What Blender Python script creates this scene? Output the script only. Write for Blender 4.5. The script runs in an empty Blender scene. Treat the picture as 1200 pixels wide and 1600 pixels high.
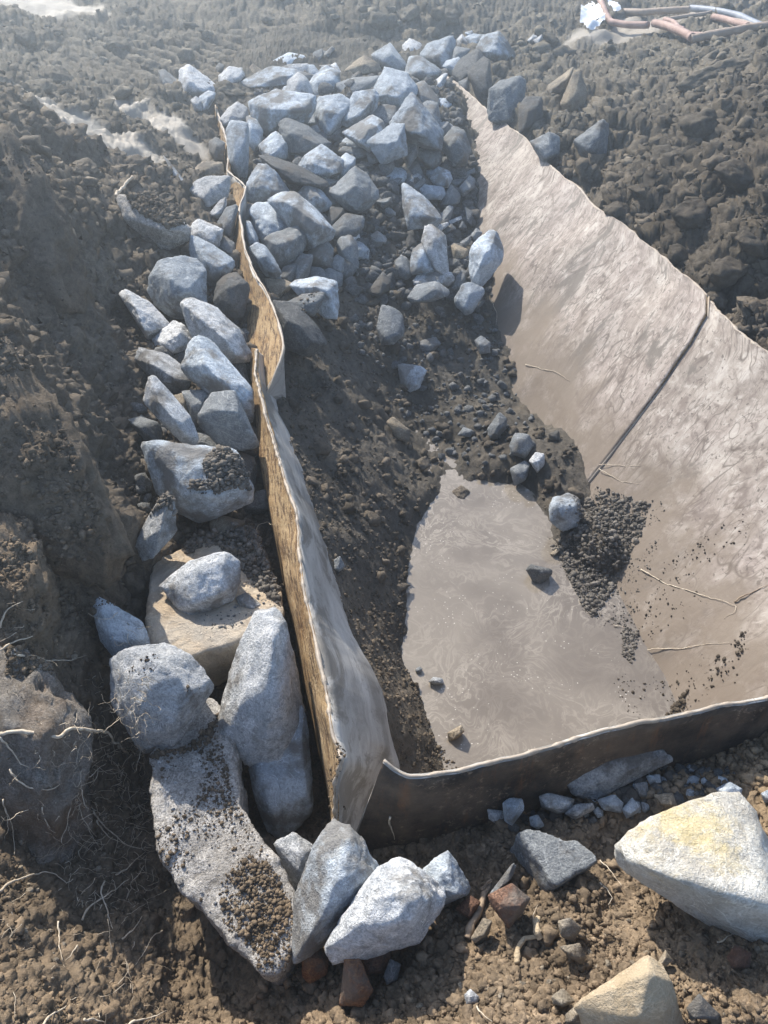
import bpy, bmesh, math, random
import numpy as np
from mathutils import Vector, Matrix
R = math.radians
S = bpy.context.scene
COL = S.collection

# ------------------------------------------------------------------ camera
PITCH = R(42.0); FPX = 1209.0; CAMH = 1.7          # focal length in pixels of the 1200 x 1600 photograph
cam_d = bpy.data.cameras.new('camera'); cam = bpy.data.objects.new('camera', cam_d); COL.objects.link(cam)
cam.location = (0, 0, CAMH); cam.rotation_euler = (math.pi/2 - PITCH, 0, 0)
cam_d.sensor_fit = 'VERTICAL'; cam_d.sensor_height = 36.0; cam_d.lens = 36.0*FPX/1600.0
cam_d.clip_start = 0.05; cam_d.clip_end = 400
S.camera = cam
# ------------------------------------------------------------------ sky and sun
SUN_EL = R(39.0); SUN_AZ = R(-30.0)                 # azimuth from +Y (away from the camera), negative = to the left
w = bpy.data.worlds.new('World'); S.world = w; w.use_nodes = True
nt = w.node_tree; bg = nt.nodes['Background']
sky = nt.nodes.new('ShaderNodeTexSky'); sky.sky_type = 'NISHITA'; sky.sun_disc = False
sky.sun_elevation = SUN_EL; sky.sun_rotation = SUN_AZ
nt.links.new(sky.outputs[0], bg.inputs[0]); bg.inputs[1].default_value = 0.15
sd = bpy.data.lights.new('sun', 'SUN'); sd.energy = 4.5; sd.angle = R(0.6); sd.color = (1.0, 0.93, 0.82)
sun = bpy.data.objects.new('sun', sd); COL.objects.link(sun)
SUNV = Vector((math.sin(SUN_AZ)*math.cos(SUN_EL), math.cos(SUN_AZ)*math.cos(SUN_EL), math.sin(SUN_EL)))
sun.rotation_euler = SUNV.to_track_quat('Z', 'Y').to_euler(); sun.location = SUNV*30
S.view_settings.view_transform = 'Standard'; S.view_settings.look = 'None'
S.view_settings.exposure = 0.88; S.view_settings.gamma = 1.0
S.view_settings.use_curve_mapping = False
S.cycles.use_denoising = True
S.cycles.max_bounces = 6; S.cycles.volume_bounces = 0

# ------------------------------------------------------------------ helpers
CP, SP = math.cos(PITCH), math.sin(PITCH)
def ray(px, py):
    u = (px - 600)/FPX; v = (800 - py)/FPX
    return np.array([u, CP + v*SP, -SP + v*CP])
C0 = np.array([0, 0, CAMH])
def P(px, py, z):
    d = ray(px, py); return C0 + d*((z - CAMH)/d[2])
rng = np.random.default_rng(7)

def hash3(ix, iy, iz, seed):
    h = (ix*374761393 + iy*668265263 + iz*2147483647 + seed*1274126177) & 0xffffffff
    h = ((h ^ (h >> 13))*1274126177) & 0xffffffff
    h = ((h ^ (h >> 16))*2246822519) & 0xffffffff
    return (h ^ (h >> 15)) & 0xffffffff
def vnoise(p, seed=0):                                # smooth value noise, -1..1, p is (n,3)
    f = np.floor(p); i = f.astype(np.int64); t = p - f; t = t*t*t*(t*(t*6 - 15) + 10)
    out = 0
    for a in (0, 1):
        wa = t[:, 0] if a else 1 - t[:, 0]
        for b in (0, 1):
            wb = t[:, 1] if b else 1 - t[:, 1]
            for c in (0, 1):
                wc = t[:, 2] if c else 1 - t[:, 2]
                out = out + wa*wb*wc*(hash3(i[:, 0] + a, i[:, 1] + b, i[:, 2] + c, seed)/2147483648.0 - 1)
    return out
def fbm(p, freq, octv, seed=0, gain=.5, ridge=False):
    out = np.zeros(len(p)); amp = 1.0
    for k in range(octv):
        n = vnoise(p*freq + 17.3*k, seed + k)
        if ridge: n = 1 - 2*np.abs(n)
        out += amp*n; freq *= 2.03; amp *= gain
    return out
def cell(x, y, s, seed):                              # a field of broken, tilted chunks: distance to the cell centre, cell id, tilted facet height
    gx, gy = x/s, y/s; ix, iy = np.floor(gx).astype(np.int64), np.floor(gy).astype(np.int64)
    best = np.full(len(x), 9.0); bid = np.zeros(len(x)); fac = np.zeros(len(x))
    for a in (-1, 0, 1):
        for b in (-1, 0, 1):
            h = hash3(ix + a, iy + b, ix*0, seed); jx = (h & 1023)/1023.0; jy = ((h >> 10) & 1023)/1023.0
            dx, dy = ix + a + jx - gx, iy + b + jy - gy; d = np.hypot(dx, dy); h2 = hash3(ix + a, iy + b, ix*0 + 7, seed)
            m = d < best; best[m] = d[m]; bid[m] = ((h >> 20) & 1023)[m]/1023.0
            f = ((h2 & 1023)/511.5 - 1)*dx + (((h2 >> 10) & 1023)/511.5 - 1)*dy; fac[m] = f[m]
    return best, bid, fac

def tag(o, label=None, cat=None, group=None, kind=None):
    if label: o['label'] = label
    if cat: o['category'] = cat
    if group: o['group'] = group
    if kind: o['kind'] = kind
    return o
def mesh_obj(name, verts, faces, mat, parent=None, smooth=True, loc=None):
    """verts (n,3); faces an (m,3)/(m,4) array or a list; one mesh object"""
    me = bpy.data.meshes.new(name); verts = np.asarray(verts, dtype=np.float32)
    if isinstance(faces, np.ndarray):
        n, k = faces.shape
        me.vertices.add(len(verts)); me.vertices.foreach_set('co', verts.ravel())
        me.loops.add(n*k); me.loops.foreach_set('vertex_index', faces.astype(np.int32).ravel())
        me.polygons.add(n); me.polygons.foreach_set('loop_start', np.arange(0, n*k, k, dtype=np.int32))
        me.update(calc_edges=True); me.validate()
    else:
        me.from_pydata(verts.tolist(), [], faces); me.update()
    if smooth: me.polygons.foreach_set('use_smooth', np.ones(len(me.polygons), dtype=bool))
    me.materials.append(mat)
    o = bpy.data.objects.new(name, me); COL.objects.link(o)
    if loc is not None: o.location = loc
    if parent: o.parent = parent
    return o
def set_attr(o, name, vals, typ='FLOAT'):
    a = o.data.attributes.new(name, typ, 'POINT')
    if typ == 'FLOAT': a.data.foreach_set('value', np.asarray(vals, dtype=np.float32).ravel())
    else:
        v = np.ones((len(vals), 4), dtype=np.float32); v[:, :3] = vals
        a.data.foreach_set('color', v.ravel())
def empty(name, loc=(0, 0, 0)):
    o = bpy.data.objects.new(name, None); COL.objects.link(o); o.location = loc; o.empty_display_size = .1; return o

# ------------------------------------------------------------------ materials
class NT:
    def __init__(s, name):
        s.m = bpy.data.materials.new(name); s.m.use_nodes = True; s.t = s.m.node_tree
        s.b = s.t.nodes['Principled BSDF']
    def n(s, typ, **kw):
        nd = s.t.nodes.new(typ)
        for k, v in kw.items():
            if k in nd.bl_rna.properties.keys() and k not in ('inputs',): setattr(nd, k, v)
            else: s.put(nd, k, v)
        return nd
    def put(s, nd, k, v):
        k = k.replace('_', ' ') if isinstance(k, str) and k not in nd.inputs else k
        if hasattr(v, 'is_linked'): s.t.links.new(v, nd.inputs[k])
        else: nd.inputs[k].default_value = v
    def noise(s, vec, scale, detail=4, rough=.55, dist=0):
        nd = s.t.nodes.new('ShaderNodeTexNoise'); s.t.links.new(vec, nd.inputs['Vector'])
        nd.inputs['Scale'].default_value = scale; nd.inputs['Detail'].default_value = detail
        nd.inputs['Roughness'].default_value = rough; nd.inputs['Distortion'].default_value = dist
        return nd.outputs['Fac']
    def ramp(s, fac, *stops):
        nd = s.t.nodes.new('ShaderNodeValToRGB'); s.t.links.new(fac, nd.inputs[0]); e = nd.color_ramp.elements
        while len(e) < len(stops): e.new(.5)
        for el, (p, c) in zip(e, stops):
            el.position = p; el.color = (c, c, c, 1) if isinstance(c, (int, float)) else (*c, 1)
        return nd.outputs[0]
    def mix(s, fac, a, b, mode='MIX'):
        nd = s.t.nodes.new('ShaderNodeMix'); nd.data_type = 'RGBA'; nd.blend_type = mode
        for k, v in ((0, fac), (6, a), (7, b)):
            if hasattr(v, 'is_linked'): s.t.links.new(v, nd.inputs[k])
            else: nd.inputs[k].default_value = (*v, 1) if isinstance(v, tuple) and len(v) == 3 else v
        return nd.outputs[2]
    def math(s, op, a, b=0.0, c=0.0, clamp=False):
        nd = s.t.nodes.new('ShaderNodeMath'); nd.operation = op; nd.use_clamp = clamp
        for k, v in ((0, a), (1, b), (2, c)):
            if hasattr(v, 'is_linked'): s.t.links.new(v, nd.inputs[k])
            else: nd.inputs[k].default_value = v
        return nd.outputs[0]
    def vec(s, kind='Object'):
        return s.t.nodes.new('ShaderNodeTexCoord').outputs[kind]
    def mapping(s, vec, scale=(1, 1, 1), rot=(0, 0, 0), loc=None):
        nd = s.t.nodes.new('ShaderNodeMapping'); s.t.links.new(vec, nd.inputs[0])
        nd.inputs['Scale'].default_value = scale; nd.inputs['Rotation'].default_value = rot
        if loc is not None:
            s.t.links.new(loc, nd.inputs['Location']) if hasattr(loc, 'is_linked') else None
        return nd.outputs[0]
    def out(s, color, rough=.9, bump=None, strength=.3, dist=.01, spec=.3):
        L = s.t.links
        for k, v in (('Base Color', color), ('Roughness', rough)):
            if hasattr(v, 'is_linked'): L.new(v, s.b.inputs[k])
            else: s.b.inputs[k].default_value = (*v, 1) if isinstance(v, tuple) else v
        s.b.inputs['Specular IOR Level'].default_value = spec
        if bump is not None:
            nd = s.t.nodes.new('ShaderNodeBump'); L.new(bump, nd.inputs['Height'])
            nd.inputs['Strength'].default_value = strength; nd.inputs['Distance'].default_value = dist
            L.new(nd.outputs[0], s.b.inputs['Normal'])
        return s.m

def rock_material(name, base, pale, dark, pale_amt=.5, speck=.25, rough=.85, stain=None, dusty=.8, spot=None):
    k = NT(name); oc = k.vec('Object')
    oi = k.t.nodes.new('ShaderNodeObjectInfo').outputs['Random']
    off = k.math('MULTIPLY', oi, 57.0)
    ad = k.t.nodes.new('ShaderNodeVectorMath'); ad.operation = 'ADD'; k.t.links.new(oc, ad.inputs[0]); k.t.links.new(off, ad.inputs[1])
    v = ad.outputs[0]
    n1 = k.noise(v, 11, 7, .68, .8); n2 = k.noise(v, 46, 6, .72); n3 = k.noise(v, 190, 4, .75)
    c = k.mix(k.ramp(n1, (.40, 0.0), (.58, pale_amt)), base, pale)
    c = k.mix(k.ramp(n2, (.34, min(1, speck*2.6)), (.50, 0.0)), c, dark)
    c = k.mix(k.ramp(n3, (.38, min(1, speck*2.2)), (.52, 0.0)), c, dark)
    hi = tuple(min(1, q*1.3) for q in pale)
    c = k.mix(k.ramp(n3, (.56, 0.0), (.66, speck*1.8)), c, hi)
    vein = k.noise(v, 8, 4, .65, 1.4)                     # pale mineral seams
    vm = k.ramp(k.math('ABSOLUTE', k.math('SUBTRACT', vein, .5)), (0.0, .7), (.014, 0.0))
    c = k.mix(vm, c, hi)
    crk = k.noise(k.mapping(v, (1, 1, .35), (.5, .7, .2)), 10, 4, .6, .9)   # thin dark cracks
    c = k.mix(k.ramp(k.math('ABSOLUTE', k.math('SUBTRACT', crk, .48)), (0.0, .6), (.007, 0.0)), c, dark)
    dust = k.noise(v, 6, 6, .68)
    c = k.mix(k.math('MULTIPLY', k.ramp(k.math('ADD', dust, k.math('MULTIPLY', k.math('FRACT', k.math('MULTIPLY', oi, 13.7)), .16)), (.58, 0.0), (.70, dusty)), 1.0), c, (.17, .152, .13))
    if stain:
        if spot is not None:                          # a stain of its own shape on one face
            dn = k.t.nodes.new('ShaderNodeVectorMath'); dn.operation = 'DISTANCE'; k.t.links.new(k.t.nodes.new('ShaderNodeNewGeometry').outputs['Position'], dn.inputs[0]); dn.inputs[1].default_value = spot[:3]
            sd_ = k.math('ADD', dn.outputs['Value'], k.math('MULTIPLY', k.math('SUBTRACT', k.noise(oc, 17, 8, .78), .5), spot[3]*3.2))
            c = k.mix(k.ramp(sd_, (spot[3]*.4, .5), (spot[3]*1.0, 0.0)), c, stain)
        else:
            sn = k.noise(oc, 3.6, 5, .6); c = k.mix(k.ramp(sn, (.46, 0.0), (.62, .6)), c, stain)
    val = k.math('ADD', k.math('MULTIPLY', oi, .5), .74)
    c = k.mix(1.0, c, val, 'MULTIPLY')
    h = k.math('ADD', k.math('MULTIPLY', n2, .9), k.math('MULTIPLY', n3, .4))
    h = k.math('ADD', h, k.math('MULTIPLY', n1, .8))
    return k.out(c, rough, h, .9, .02, .2)

MAT = {
    'blue':  rock_material('blue_grey_rock', (.36, .41, .46), (.60, .655, .70), (.19, .215, .25), .95, .18),  # blue-grey stone, tinted further blue to imitate sky light and haze
    'pale':  rock_material('pale_rock', (.50, .52, .535), (.72, .725, .725), (.22, .23, .24), .9, .25),
    'grey':  rock_material('grey_rock', (.19, .205, .215), (.36, .375, .38), (.13, .14, .15), .6, .25),
    'dark':  rock_material('dark_rock', (.125, .13, .13), (.22, .22, .215), (.07, .072, .075), .6, .3),
    'tan':   rock_material('tan_rock', (.36, .30, .22), (.50, .43, .33), (.20, .16, .12), .6, .25),
    'cream': rock_material('cream_rock', (.66, .52, .34), (.74, .62, .45), (.44, .33, .21), .5, .15, dusty=.15),
    'rust':  rock_material('rust_brown_rock', (.17, .09, .06), (.25, .15, .10), (.09, .055, .04), .6, .3),
    'brick': rock_material('brick', (.33, .145, .07), (.45, .25, .12), (.16, .07, .04), .6, .3),
    'yellow': rock_material('yellow_stained_rock', (.52, .49, .43), (.68, .67, .62), (.32, .29, .24), .8, .2, stain=(.56, .42, .13), dusty=.25, spot=(*P(1075, 1310, .12), .115)),
    'concrete': rock_material('concrete', (.44, .415, .385), (.60, .575, .54), (.19, .175, .155), .7, .38, dusty=.4),
    'earthrock': rock_material('earthy_rock', (.20, .18, .155), (.30, .275, .245), (.10, .085, .07), .7, .3, stain=(.17, .115, .07)),
    'tanslab': rock_material('tan_concrete', (.58, .45, .31), (.64, .55, .43), (.38, .30, .22), .9, .12, stain=(.46, .43, .385), dusty=.3),
}

def soil_material(name, bump=.6, rough=.95, spec=.15):
    k = NT(name); oc = k.vec('Object')
    at = k.t.nodes.new('ShaderNodeAttribute'); at.attribute_name = 'soil'
    n1 = k.noise(oc, 6, 6, .65); n2 = k.noise(oc, 38, 6, .7); n3 = k.noise(oc, 170, 4, .7)
    f = k.math('ADD', k.math('MULTIPLY', n2, .9), k.math('MULTIPLY', n3, .5))
    f = k.ramp(f, (.46, .40), (.92, 1.65))
    c = k.mix(1.0, at.outputs['Color'], f, 'MULTIPLY')
    c = k.mix(k.ramp(n1, (.5, 0.0), (.7, .35)), c, (.20, .165, .12))
    at2 = k.t.nodes.new('ShaderNodeAttribute'); at2.attribute_name = 'wet'
    ro = k.math('SUBTRACT', rough, k.math('MULTIPLY', at2.outputs['Fac'], .5))
    c = k.mix(at2.outputs['Fac'], c, (.34, .305, .255))  # pale tint paints the glare of wet mud into the colour
    h = k.math('ADD', n2, k.math('MULTIPLY', n3, .45))
    return k.out(c, ro, h, bump, .02, spec)
M_SOIL = soil_material('soil'); M_CLOD = soil_material('soil_clod', .5)
# ------------------------------------------------------------------ the lie of the land
# (pixel x, pixel y of the photograph, height of that spot): a survey of the ground outside the trough
G_SURVEY = [
 (300,1560,-.42),(180,1450,-.34),(100,1520,-.16),(20,1580,-.03),(110,1400,-.30),(70,1300,-.28),(20,1350,-.20),(60,1150,-.12),(10,1120,-.06),
 (40,880,.06),(5,860,.12),(110,1010,-.08),(180,1080,-.30),(200,1230,-.42),(215,980,-.28),(200,900,-.16),(150,860,0.0),(190,800,-.06),
 (110,740,.20),(40,700,.24),(60,575,.34),(10,600,.40),(160,800,.08),(130,640,.10),(150,690,.06),(200,640,-.06),(200,560,-.03),(130,480,.10),(40,420,.38),(85,400,.36),(55,310,.46),(5,360,.50),(110,330,.26),
 (120,400,.20),(190,420,.04),(150,320,.20),(240,330,.06),(60,215,.36),(10,230,.44),(140,260,.22),(230,240,.10),(150,190,.14),(100,140,.14),(30,120,.22),
 (250,160,.04),(290,200,0.02),(330,130,.03),(330,90,.06),(420,70,.10),(200,60,.14),(60,50,.26),(300,25,.20),(150,12,.28),(460,30,.20),(540,20,.26),
 (540,70,.10),(600,60,.10),(650,45,.14),(650,12,.28),(760,40,.14),(760,8,.26),(840,40,.16),(900,10,.24),(720,90,.05),(840,100,.07),
 (300,480,-.10),(300,600,-.13),(300,740,-.16),(330,870,-.26),(260,250,0.03),(310,340,-.04),(330,300,-.03),
 (330,1050,-.36),(330,1250,-.40),(425,1225,-.54),(400,1190,-.52),(478,1280,-.54),(450,1330,-.42),(480,1400,-.40),(560,1400,-.34),
 (700,1300,-.26),(620,1300,-.30),(620,1380,-.28),(800,1260,-.25),(1000,1250,-.20),(1150,1200,-.17),(1190,1160,-.15),(900,1380,-.14),(1050,1420,-.10),(1180,1400,-.02),
 (900,1500,-.06),(1100,1520,.02),(760,1480,-.16),(620,1540,-.22),(480,1560,-.34),(800,1590,-.05),(1000,1595,0.0),(1190,1590,.05),
 (780,200,.02),(850,230,0.0),(860,170,.05),(930,260,.0),(920,330,-.06),(1000,380,-.06),(1080,440,-.05),(1150,490,-.04),(1195,530,-.03),
 (1000,280,.06),(1060,330,.10),(1120,420,.08),(1180,470,.08),(1180,340,.22),(1100,240,.22),(1180,220,.34),(1000,180,.12),(1060,130,.24),(1150,140,.34),
 (930,120,.12),(950,70,.16),(1050,80,.26),(1150,75,.34),(1050,30,.28),(1190,30,.36),(980,20,.24)]
F_SURVEY = [                                          # the fill inside the trough
 (500,110,.06),(620,100,.08),(700,110,.05),(400,190,0.0),(480,190,-.02),(600,190,-.02),(670,200,-.05),
 (430,300,-.14),(520,300,-.16),(620,300,-.22),(700,290,-.24),(745,310,-.30),
 (420,400,-.20),(520,420,-.28),(620,420,-.36),(720,420,-.42),(770,440,-.46),
 (450,500,-.26),(520,520,-.36),(620,520,-.48),(720,520,-.54),(800,560,-.60),
 (450,600,-.24),(500,640,-.34),(570,640,-.48),(620,645,-.62),(662,640,-.675),(720,640,-.65),(790,640,-.63),(850,650,-.61),
 (470,690,-.28),(520,740,-.38),(580,740,-.52),(640,720,-.64),(640,690,-.66),(684,692,-.685),(730,690,-.66),(704,722,-.69),(650,720,-.66),(725,738,-.685),(660,760,-.665),(655,735,-.65),(760,735,-.665),(720,765,-.72),(780,720,-.63),(850,730,-.60),(925,730,-.58),
 (500,810,-.33),(550,850,-.44),(600,850,-.60),(632,800,-.665),(520,900,-.36),(560,950,-.48),(610,950,-.64),(640,930,-.72),
 (570,1030,-.42),(610,1050,-.58),(650,1050,-.72),(605,1130,-.46),(650,1140,-.62),(690,1170,-.70),(620,1180,-.56),
 (820,760,-.70),(870,800,-.67),(880,860,-.69),(930,910,-.74),(1000,1010,-.80),(1045,1095,-.80),(950,820,-.615),(985,850,-.62),(940,880,-.65),
 (740,820,-.78),(740,950,-.82),(780,1080,-.84),(850,1000,-.82),(920,1080,-.82),(720,1120,-.80),(860,900,-.78)]
def tps_fit(pts, smooth=1e-4):
    q = np.array([P(a, b, c*.75 if a < 160 and c > .05 and b > 780 else c) for a, b, c in pts]); xy = q[:, :2]; n = len(xy)
    d2 = ((xy[:, None] - xy[None])**2).sum(-1); K = .5*d2*np.log(d2 + 1e-12)
    A = np.zeros((n + 3, n + 3)); A[:n, :n] = K + smooth*np.eye(n); A[:n, n] = 1; A[:n, n+1:] = xy; A[n, :n] = 1; A[n+1:, :n] = xy.T
    s = np.linalg.solve(A, np.concatenate([q[:, 2], np.zeros(3)])); return xy, s
def tps_eval(fit, x, y):
    xy, s = fit; out = np.empty(len(x)); n = len(xy)
    for i in range(0, len(x), 40000):
        a = np.stack([x[i:i+40000], y[i:i+40000]], 1)
        d2 = ((a[:, None] - xy[None])**2).sum(-1)
        out[i:i+40000] = (.5*d2*np.log(d2 + 1e-12))@s[:n] + s[n] + a@s[n+1:]
    return out
GF = tps_fit(G_SURVEY); FF = tps_fit(F_SURVEY)

# rims of the trough (pixel -> world at its height)
def line(pts): return np.array([P(*p) for p in pts])
RIM_R = line([(694,116,.03),(735,150,.01),(775,185,0),(805,206,0),(815,214,-.005),(860,262,0),(910,303,0),(925,322,-.01),(960,345,0),(1040,410,0),(1105,472,0),(1150,515,0),(1200,555,0)])
far_dir = RIM_R[-1] - RIM_R[-3]
RIM_R = np.vstack([RIM_R, [(1.80, 2.1, -.01), (1.84, 1.55, -.02)]])
RIM_L = line([(338,165,.02),(352,210,.02),(360,240,.02),(358,268,.02),(386,292,.03),(373,330,.01),(383,385,0),(395,420,0),(420,460,0),(437,510,0),(446,545,0)])
RIM_LN = line([(400,545,-.015),(399,580,0),(412,630,0),(430,690,0),(447,750,0),(463,800,.01),(470,830,.0),(468,850,.01),(478,930,0),(490,990,0),(505,1060,0),(515,1100,.0),(516,1128,.01),(520,1150,.0),(535,1185,.01),(525,1230,-.08),(522,1290,-.22)])
poly = np.vstack([RIM_L[:-1, :2], RIM_LN[1:-2, :2], [(.0, .99), (.14, .98), (1.0, 1.2), (1.84, 1.5)], RIM_R[::-1][1:, :2]])
def inside(x, y, pg=poly):
    r = np.zeros(len(x), bool); n = len(pg)
    for i in range(n):
        (x1, y1), (x2, y2) = pg[i], pg[(i+1) % n]
        c = ((y1 > y) != (y2 > y)); 
        with np.errstate(divide='ignore', invalid='ignore'):
            r ^= c & (x < (x2 - x1)*(y - y1)/(y2 - y1 + 1e-12) + x1)
    return r
def seg_dist(x, y, pl):
    best = np.full(len(x), 1e9)
    for a, b in zip(pl[:-1], pl[1:]):
        a, b = a[:2], b[:2]; d = b - a; L = (d*d).sum()
        t = np.clip(((x - a[0])*d[0] + (y - a[1])*d[1])/L, 0, 1)
        best = np.minimum(best, np.hypot(x - a[0] - t*d[0], y - a[1] - t*d[1]))
    return best
# right-hand plate: inward slope; height as a function of the distance from its rim
def rim_right_off(x, y):
    xr = np.interp(-y, -RIM_R[:, 1], RIM_R[:, 0]); return (xr - x)*.973
def plate_z(off):                                     # slightly dished
    return -.90*off - .10*off*off*np.sign(off) + .06*np.sin(np.clip(off, 0, 1.1)*2.8)
def ground_smooth(x, y):
    z = np.clip(tps_eval(GF, x, y), -.6, .62)
    far = np.clip((y - 9.5)/3, 0, 1); far = far*far*(3 - 2*far)
    side = np.clip((np.abs(x) - (.75 + .45*y))/1.2, 0, 1)
    f = np.maximum(far, side); f = np.where(y < .1, np.maximum(f, np.clip((.1 - y)/.6, 0, 1)), f)
    return z*(1 - f) + .10*f
def fill_smooth(x, y):
    z = np.clip(tps_eval(FF, x, y), -.95, .3)
    return z
def support(x, y):
    return np.where(inside(x, y), np.maximum(fill_smooth(x, y), np.where(x > .4, plate_z(np.clip(rim_right_off(x, y), 0, 1.6)), -9)), ground_smooth(x, y))
def hit(px, py, zfix=None):
    d = ray(px, py)
    if zfix is not None: return (zfix - CAMH)/d[2]
    t = np.arange(1.2, 13, .01); q = C0 + t[:, None]*d
    h = support(q[:, 0], q[:, 1]); below = np.nonzero(q[:, 2] < h)[0]
    return t[below[0]] if len(below) else t[-1]

WATER_Z = -.70
def soil_color(x, y):
    p = np.stack([x, y, 0*x], 1)
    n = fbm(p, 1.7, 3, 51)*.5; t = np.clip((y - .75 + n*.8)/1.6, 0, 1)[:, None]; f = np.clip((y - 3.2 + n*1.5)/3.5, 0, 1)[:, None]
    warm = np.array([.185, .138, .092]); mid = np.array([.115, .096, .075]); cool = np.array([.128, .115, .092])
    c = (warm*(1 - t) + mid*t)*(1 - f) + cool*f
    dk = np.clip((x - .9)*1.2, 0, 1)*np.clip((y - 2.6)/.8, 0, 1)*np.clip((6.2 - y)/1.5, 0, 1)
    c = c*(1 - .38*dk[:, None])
    ochre = np.clip((fbm(p, .9, 3, 77) - .35)*2.2, 0, 1)[:, None]*np.clip((2.4 - y)/1.5, .12, 1)[:, None]
    c = c*(1 - ochre*.7) + np.array([.235, .17, .10])*ochre*.7
    return c*(1 + .22*fbm(p, 5.1, 3, 61))[:, None]
PATCH = [(-2.25, 5.6, .36, .22, .2), (-1.75, 5.15, .42, .26, -.3), (-1.75, 6.1, .75, .14, -.75), (-3.4, 8.9, .7, .3, 0), (2.55, 8.5, .9, .25, .1), (3.5, 7.9, .6, .25, 0)]  # wet mud patches, smoother, with their bright sheen painted as pale colour
def wet_glare(x, y):
    w_ = np.zeros(len(x)); p = np.stack([x, y, 0*x], 1); n = fbm(p, 6, 4, 33)
    for cx, cy, a, b, r in PATCH:
        dx, dy = x - cx, y - cy; u = dx*math.cos(r) + dy*math.sin(r); v = -dx*math.sin(r) + dy*math.cos(r)
        w_ = np.maximum(w_, np.clip(1.6*(1.2 - (u/a)**2 - (v/b)**2 + n*.45), 0, 1))
    return w_

def rough_soil(x, y, z, amp=1.0, seed=0, grooves=True, fine=1.0):
    p = np.stack([x, y, z*.7], 1); wv = np.clip(1 - wet_glare(x, y)*1.0, .06, 1)
    pm = np.clip(.55 + .75*fbm(p, .9, 2, seed + 40), .15, 1.25)
    d = .040*fbm(p, 2.6, 3, seed + 1) + .026*fbm(p, 7.0, 4, seed + 5, .6)*wv*(.5 + .5*pm)
    for s_, a_, k in ((.26, .030, 3), (.12, .024, 9), (.055, .013, 15)):
        wx, wy = vnoise(p*(.9/s_), seed + k + 1), vnoise(p*(.9/s_) + 9, seed + k + 2)
        wx2, wy2 = vnoise(p*(3/s_), seed + k + 3), vnoise(p*(3/s_) + 9, seed + k + 4)
        c, cid, fc_ = cell(x + s_*(.42*wx + .14*wx2), y + s_*(.42*wy + .14*wy2), s_, seed + k)
        d = d + a_*(.9*np.clip(cid*1.8 - .7, 0, 1) + 1.3*fc_*np.clip(cid*1.4, .2, 1))*wv*pm*np.clip((y - .6)/2.2, .10, 1)
    d = d + (.011*fbm(p, 22, 3, seed + 20, .6) + .006*fbm(p, 70, 3, seed + 24, .65) + .0045*np.clip(2.6 - y, 0, 1)*fbm(p, 140, 2, seed + 29, .6))*wv*fine - .012
    bk = np.clip((np.abs(x + .05*y) - .95)/.4, 0, 1)*np.clip((y - 1.2)/1.2, 0, 1)*np.clip((7.5 - y)/1.5, 0, 1)       # smeared ridges on both cut banks
    pr = np.stack([(p[:, 0]*.8 - p[:, 1]*.6*np.sign(x))*1.0, (p[:, 0]*.6*np.sign(x) + p[:, 1]*.8)*2.6, p[:, 2]], 1)
    d = d + bk*(.050*fbm(pr, 1.5, 3, seed + 60, .55, True) + .016*fbm(pr, 7, 2, seed + 66, .5, True))
    if grooves:                                        # bucket-tooth grooves in the scraped strip at the back
        g = np.clip(1.3 - ((x + 1.5)/1.5)**2 - ((y - 7.9)/.9)**2, 0, 1)
        d = d*(1 - .5*g) + g*.035*np.sin((x*.75 + y*1.0)*34 + 1.5*vnoise(p*1.5, 8))
        g2 = np.clip(1.2 - ((x - 1.62)/.2)**2 - ((y - 3.9)/.35)**2, 0, 1)
        d = d*(1 - .5*g2) + g2*.022*np.abs(np.sin((x*.5 + y)*26))
    return z + d*amp
def carve(X, Y, Z, sel, amp, seed):                     # crumbly relief along the surface normal, for the steep faces
    du = np.stack([np.gradient(X, axis=1), np.gradient(Y, axis=1), np.gradient(Z, axis=1)], -1)
    dv = np.stack([np.gradient(X, axis=0), np.gradient(Y, axis=0), np.gradient(Z, axis=0)], -1)
    n = np.cross(du, dv).reshape(-1, 3); n /= np.linalg.norm(n, axis=1, keepdims=True) + 1e-12
    V = np.stack([X.ravel(), Y.ravel(), Z.ravel()], 1); q = V[sel]; dry = 1 - wet_glare(q[:, 0], q[:, 1]); st = np.clip(1.0 - n[sel, 2], 0, .6)/.6
    nr_ = np.clip((q[:, 1] - .9)/1.2, .35, 1)
    d = .034*fbm(q, 8, 4, seed, .6, True)*st*nr_ + .010*fbm(q, 34, 3, seed + 5, .6)*(.3 + .7*st)
    d = d*dry; h = np.clip(n[sel], -1, 1); V[sel] = q + h*(d*amp)[:, None]; return V

# --- ground: one sheet from behind the camera to the horizon
ys = [-40., -15., -6., -2.5, -1., -.4, -.1]; y = .08
while y < 11.5: ys.append(y); y += .0040 + .0047*y
ys += [12., 13.2, 15, 18, 24, 36, 60, 110]; ys = np.array(ys)
sx = np.concatenate([[-16, -8, -3.5, -1.8, -1.25], np.linspace(-1, 1, 960), [1.25, 1.8, 3.5, 8, 16]])
Y, SX = np.meshgrid(ys, sx, indexing='ij')
half = np.where(Y < .1, 1.0, .98 + .47*Y); half = np.minimum(half, 6.8)
X = SX*half; gx, gy = X.ravel(), Y.ravel()
gz0 = ground_smooth(gx, gy); inp = inside(gx, gy)
rimd = seg_dist(gx, gy, np.vstack([poly, poly[:1]]))
core = (gy > -.2) & (gy < 12) & (np.abs(SX.ravel()) <= 1.0)
ny_, nx_ = Y.shape
gz = np.where(core, 0, gz0); gz[core] = rough_soil(gx[core], gy[core], gz0[core], np.clip(.75 + .05*gy[core], .75, 1.2)*np.where(gx[core] > .9, 1.25, 1.0), 100)
near_front = (gx > -.25) & (gx < 1.9) & (gy < 1.6)
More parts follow.
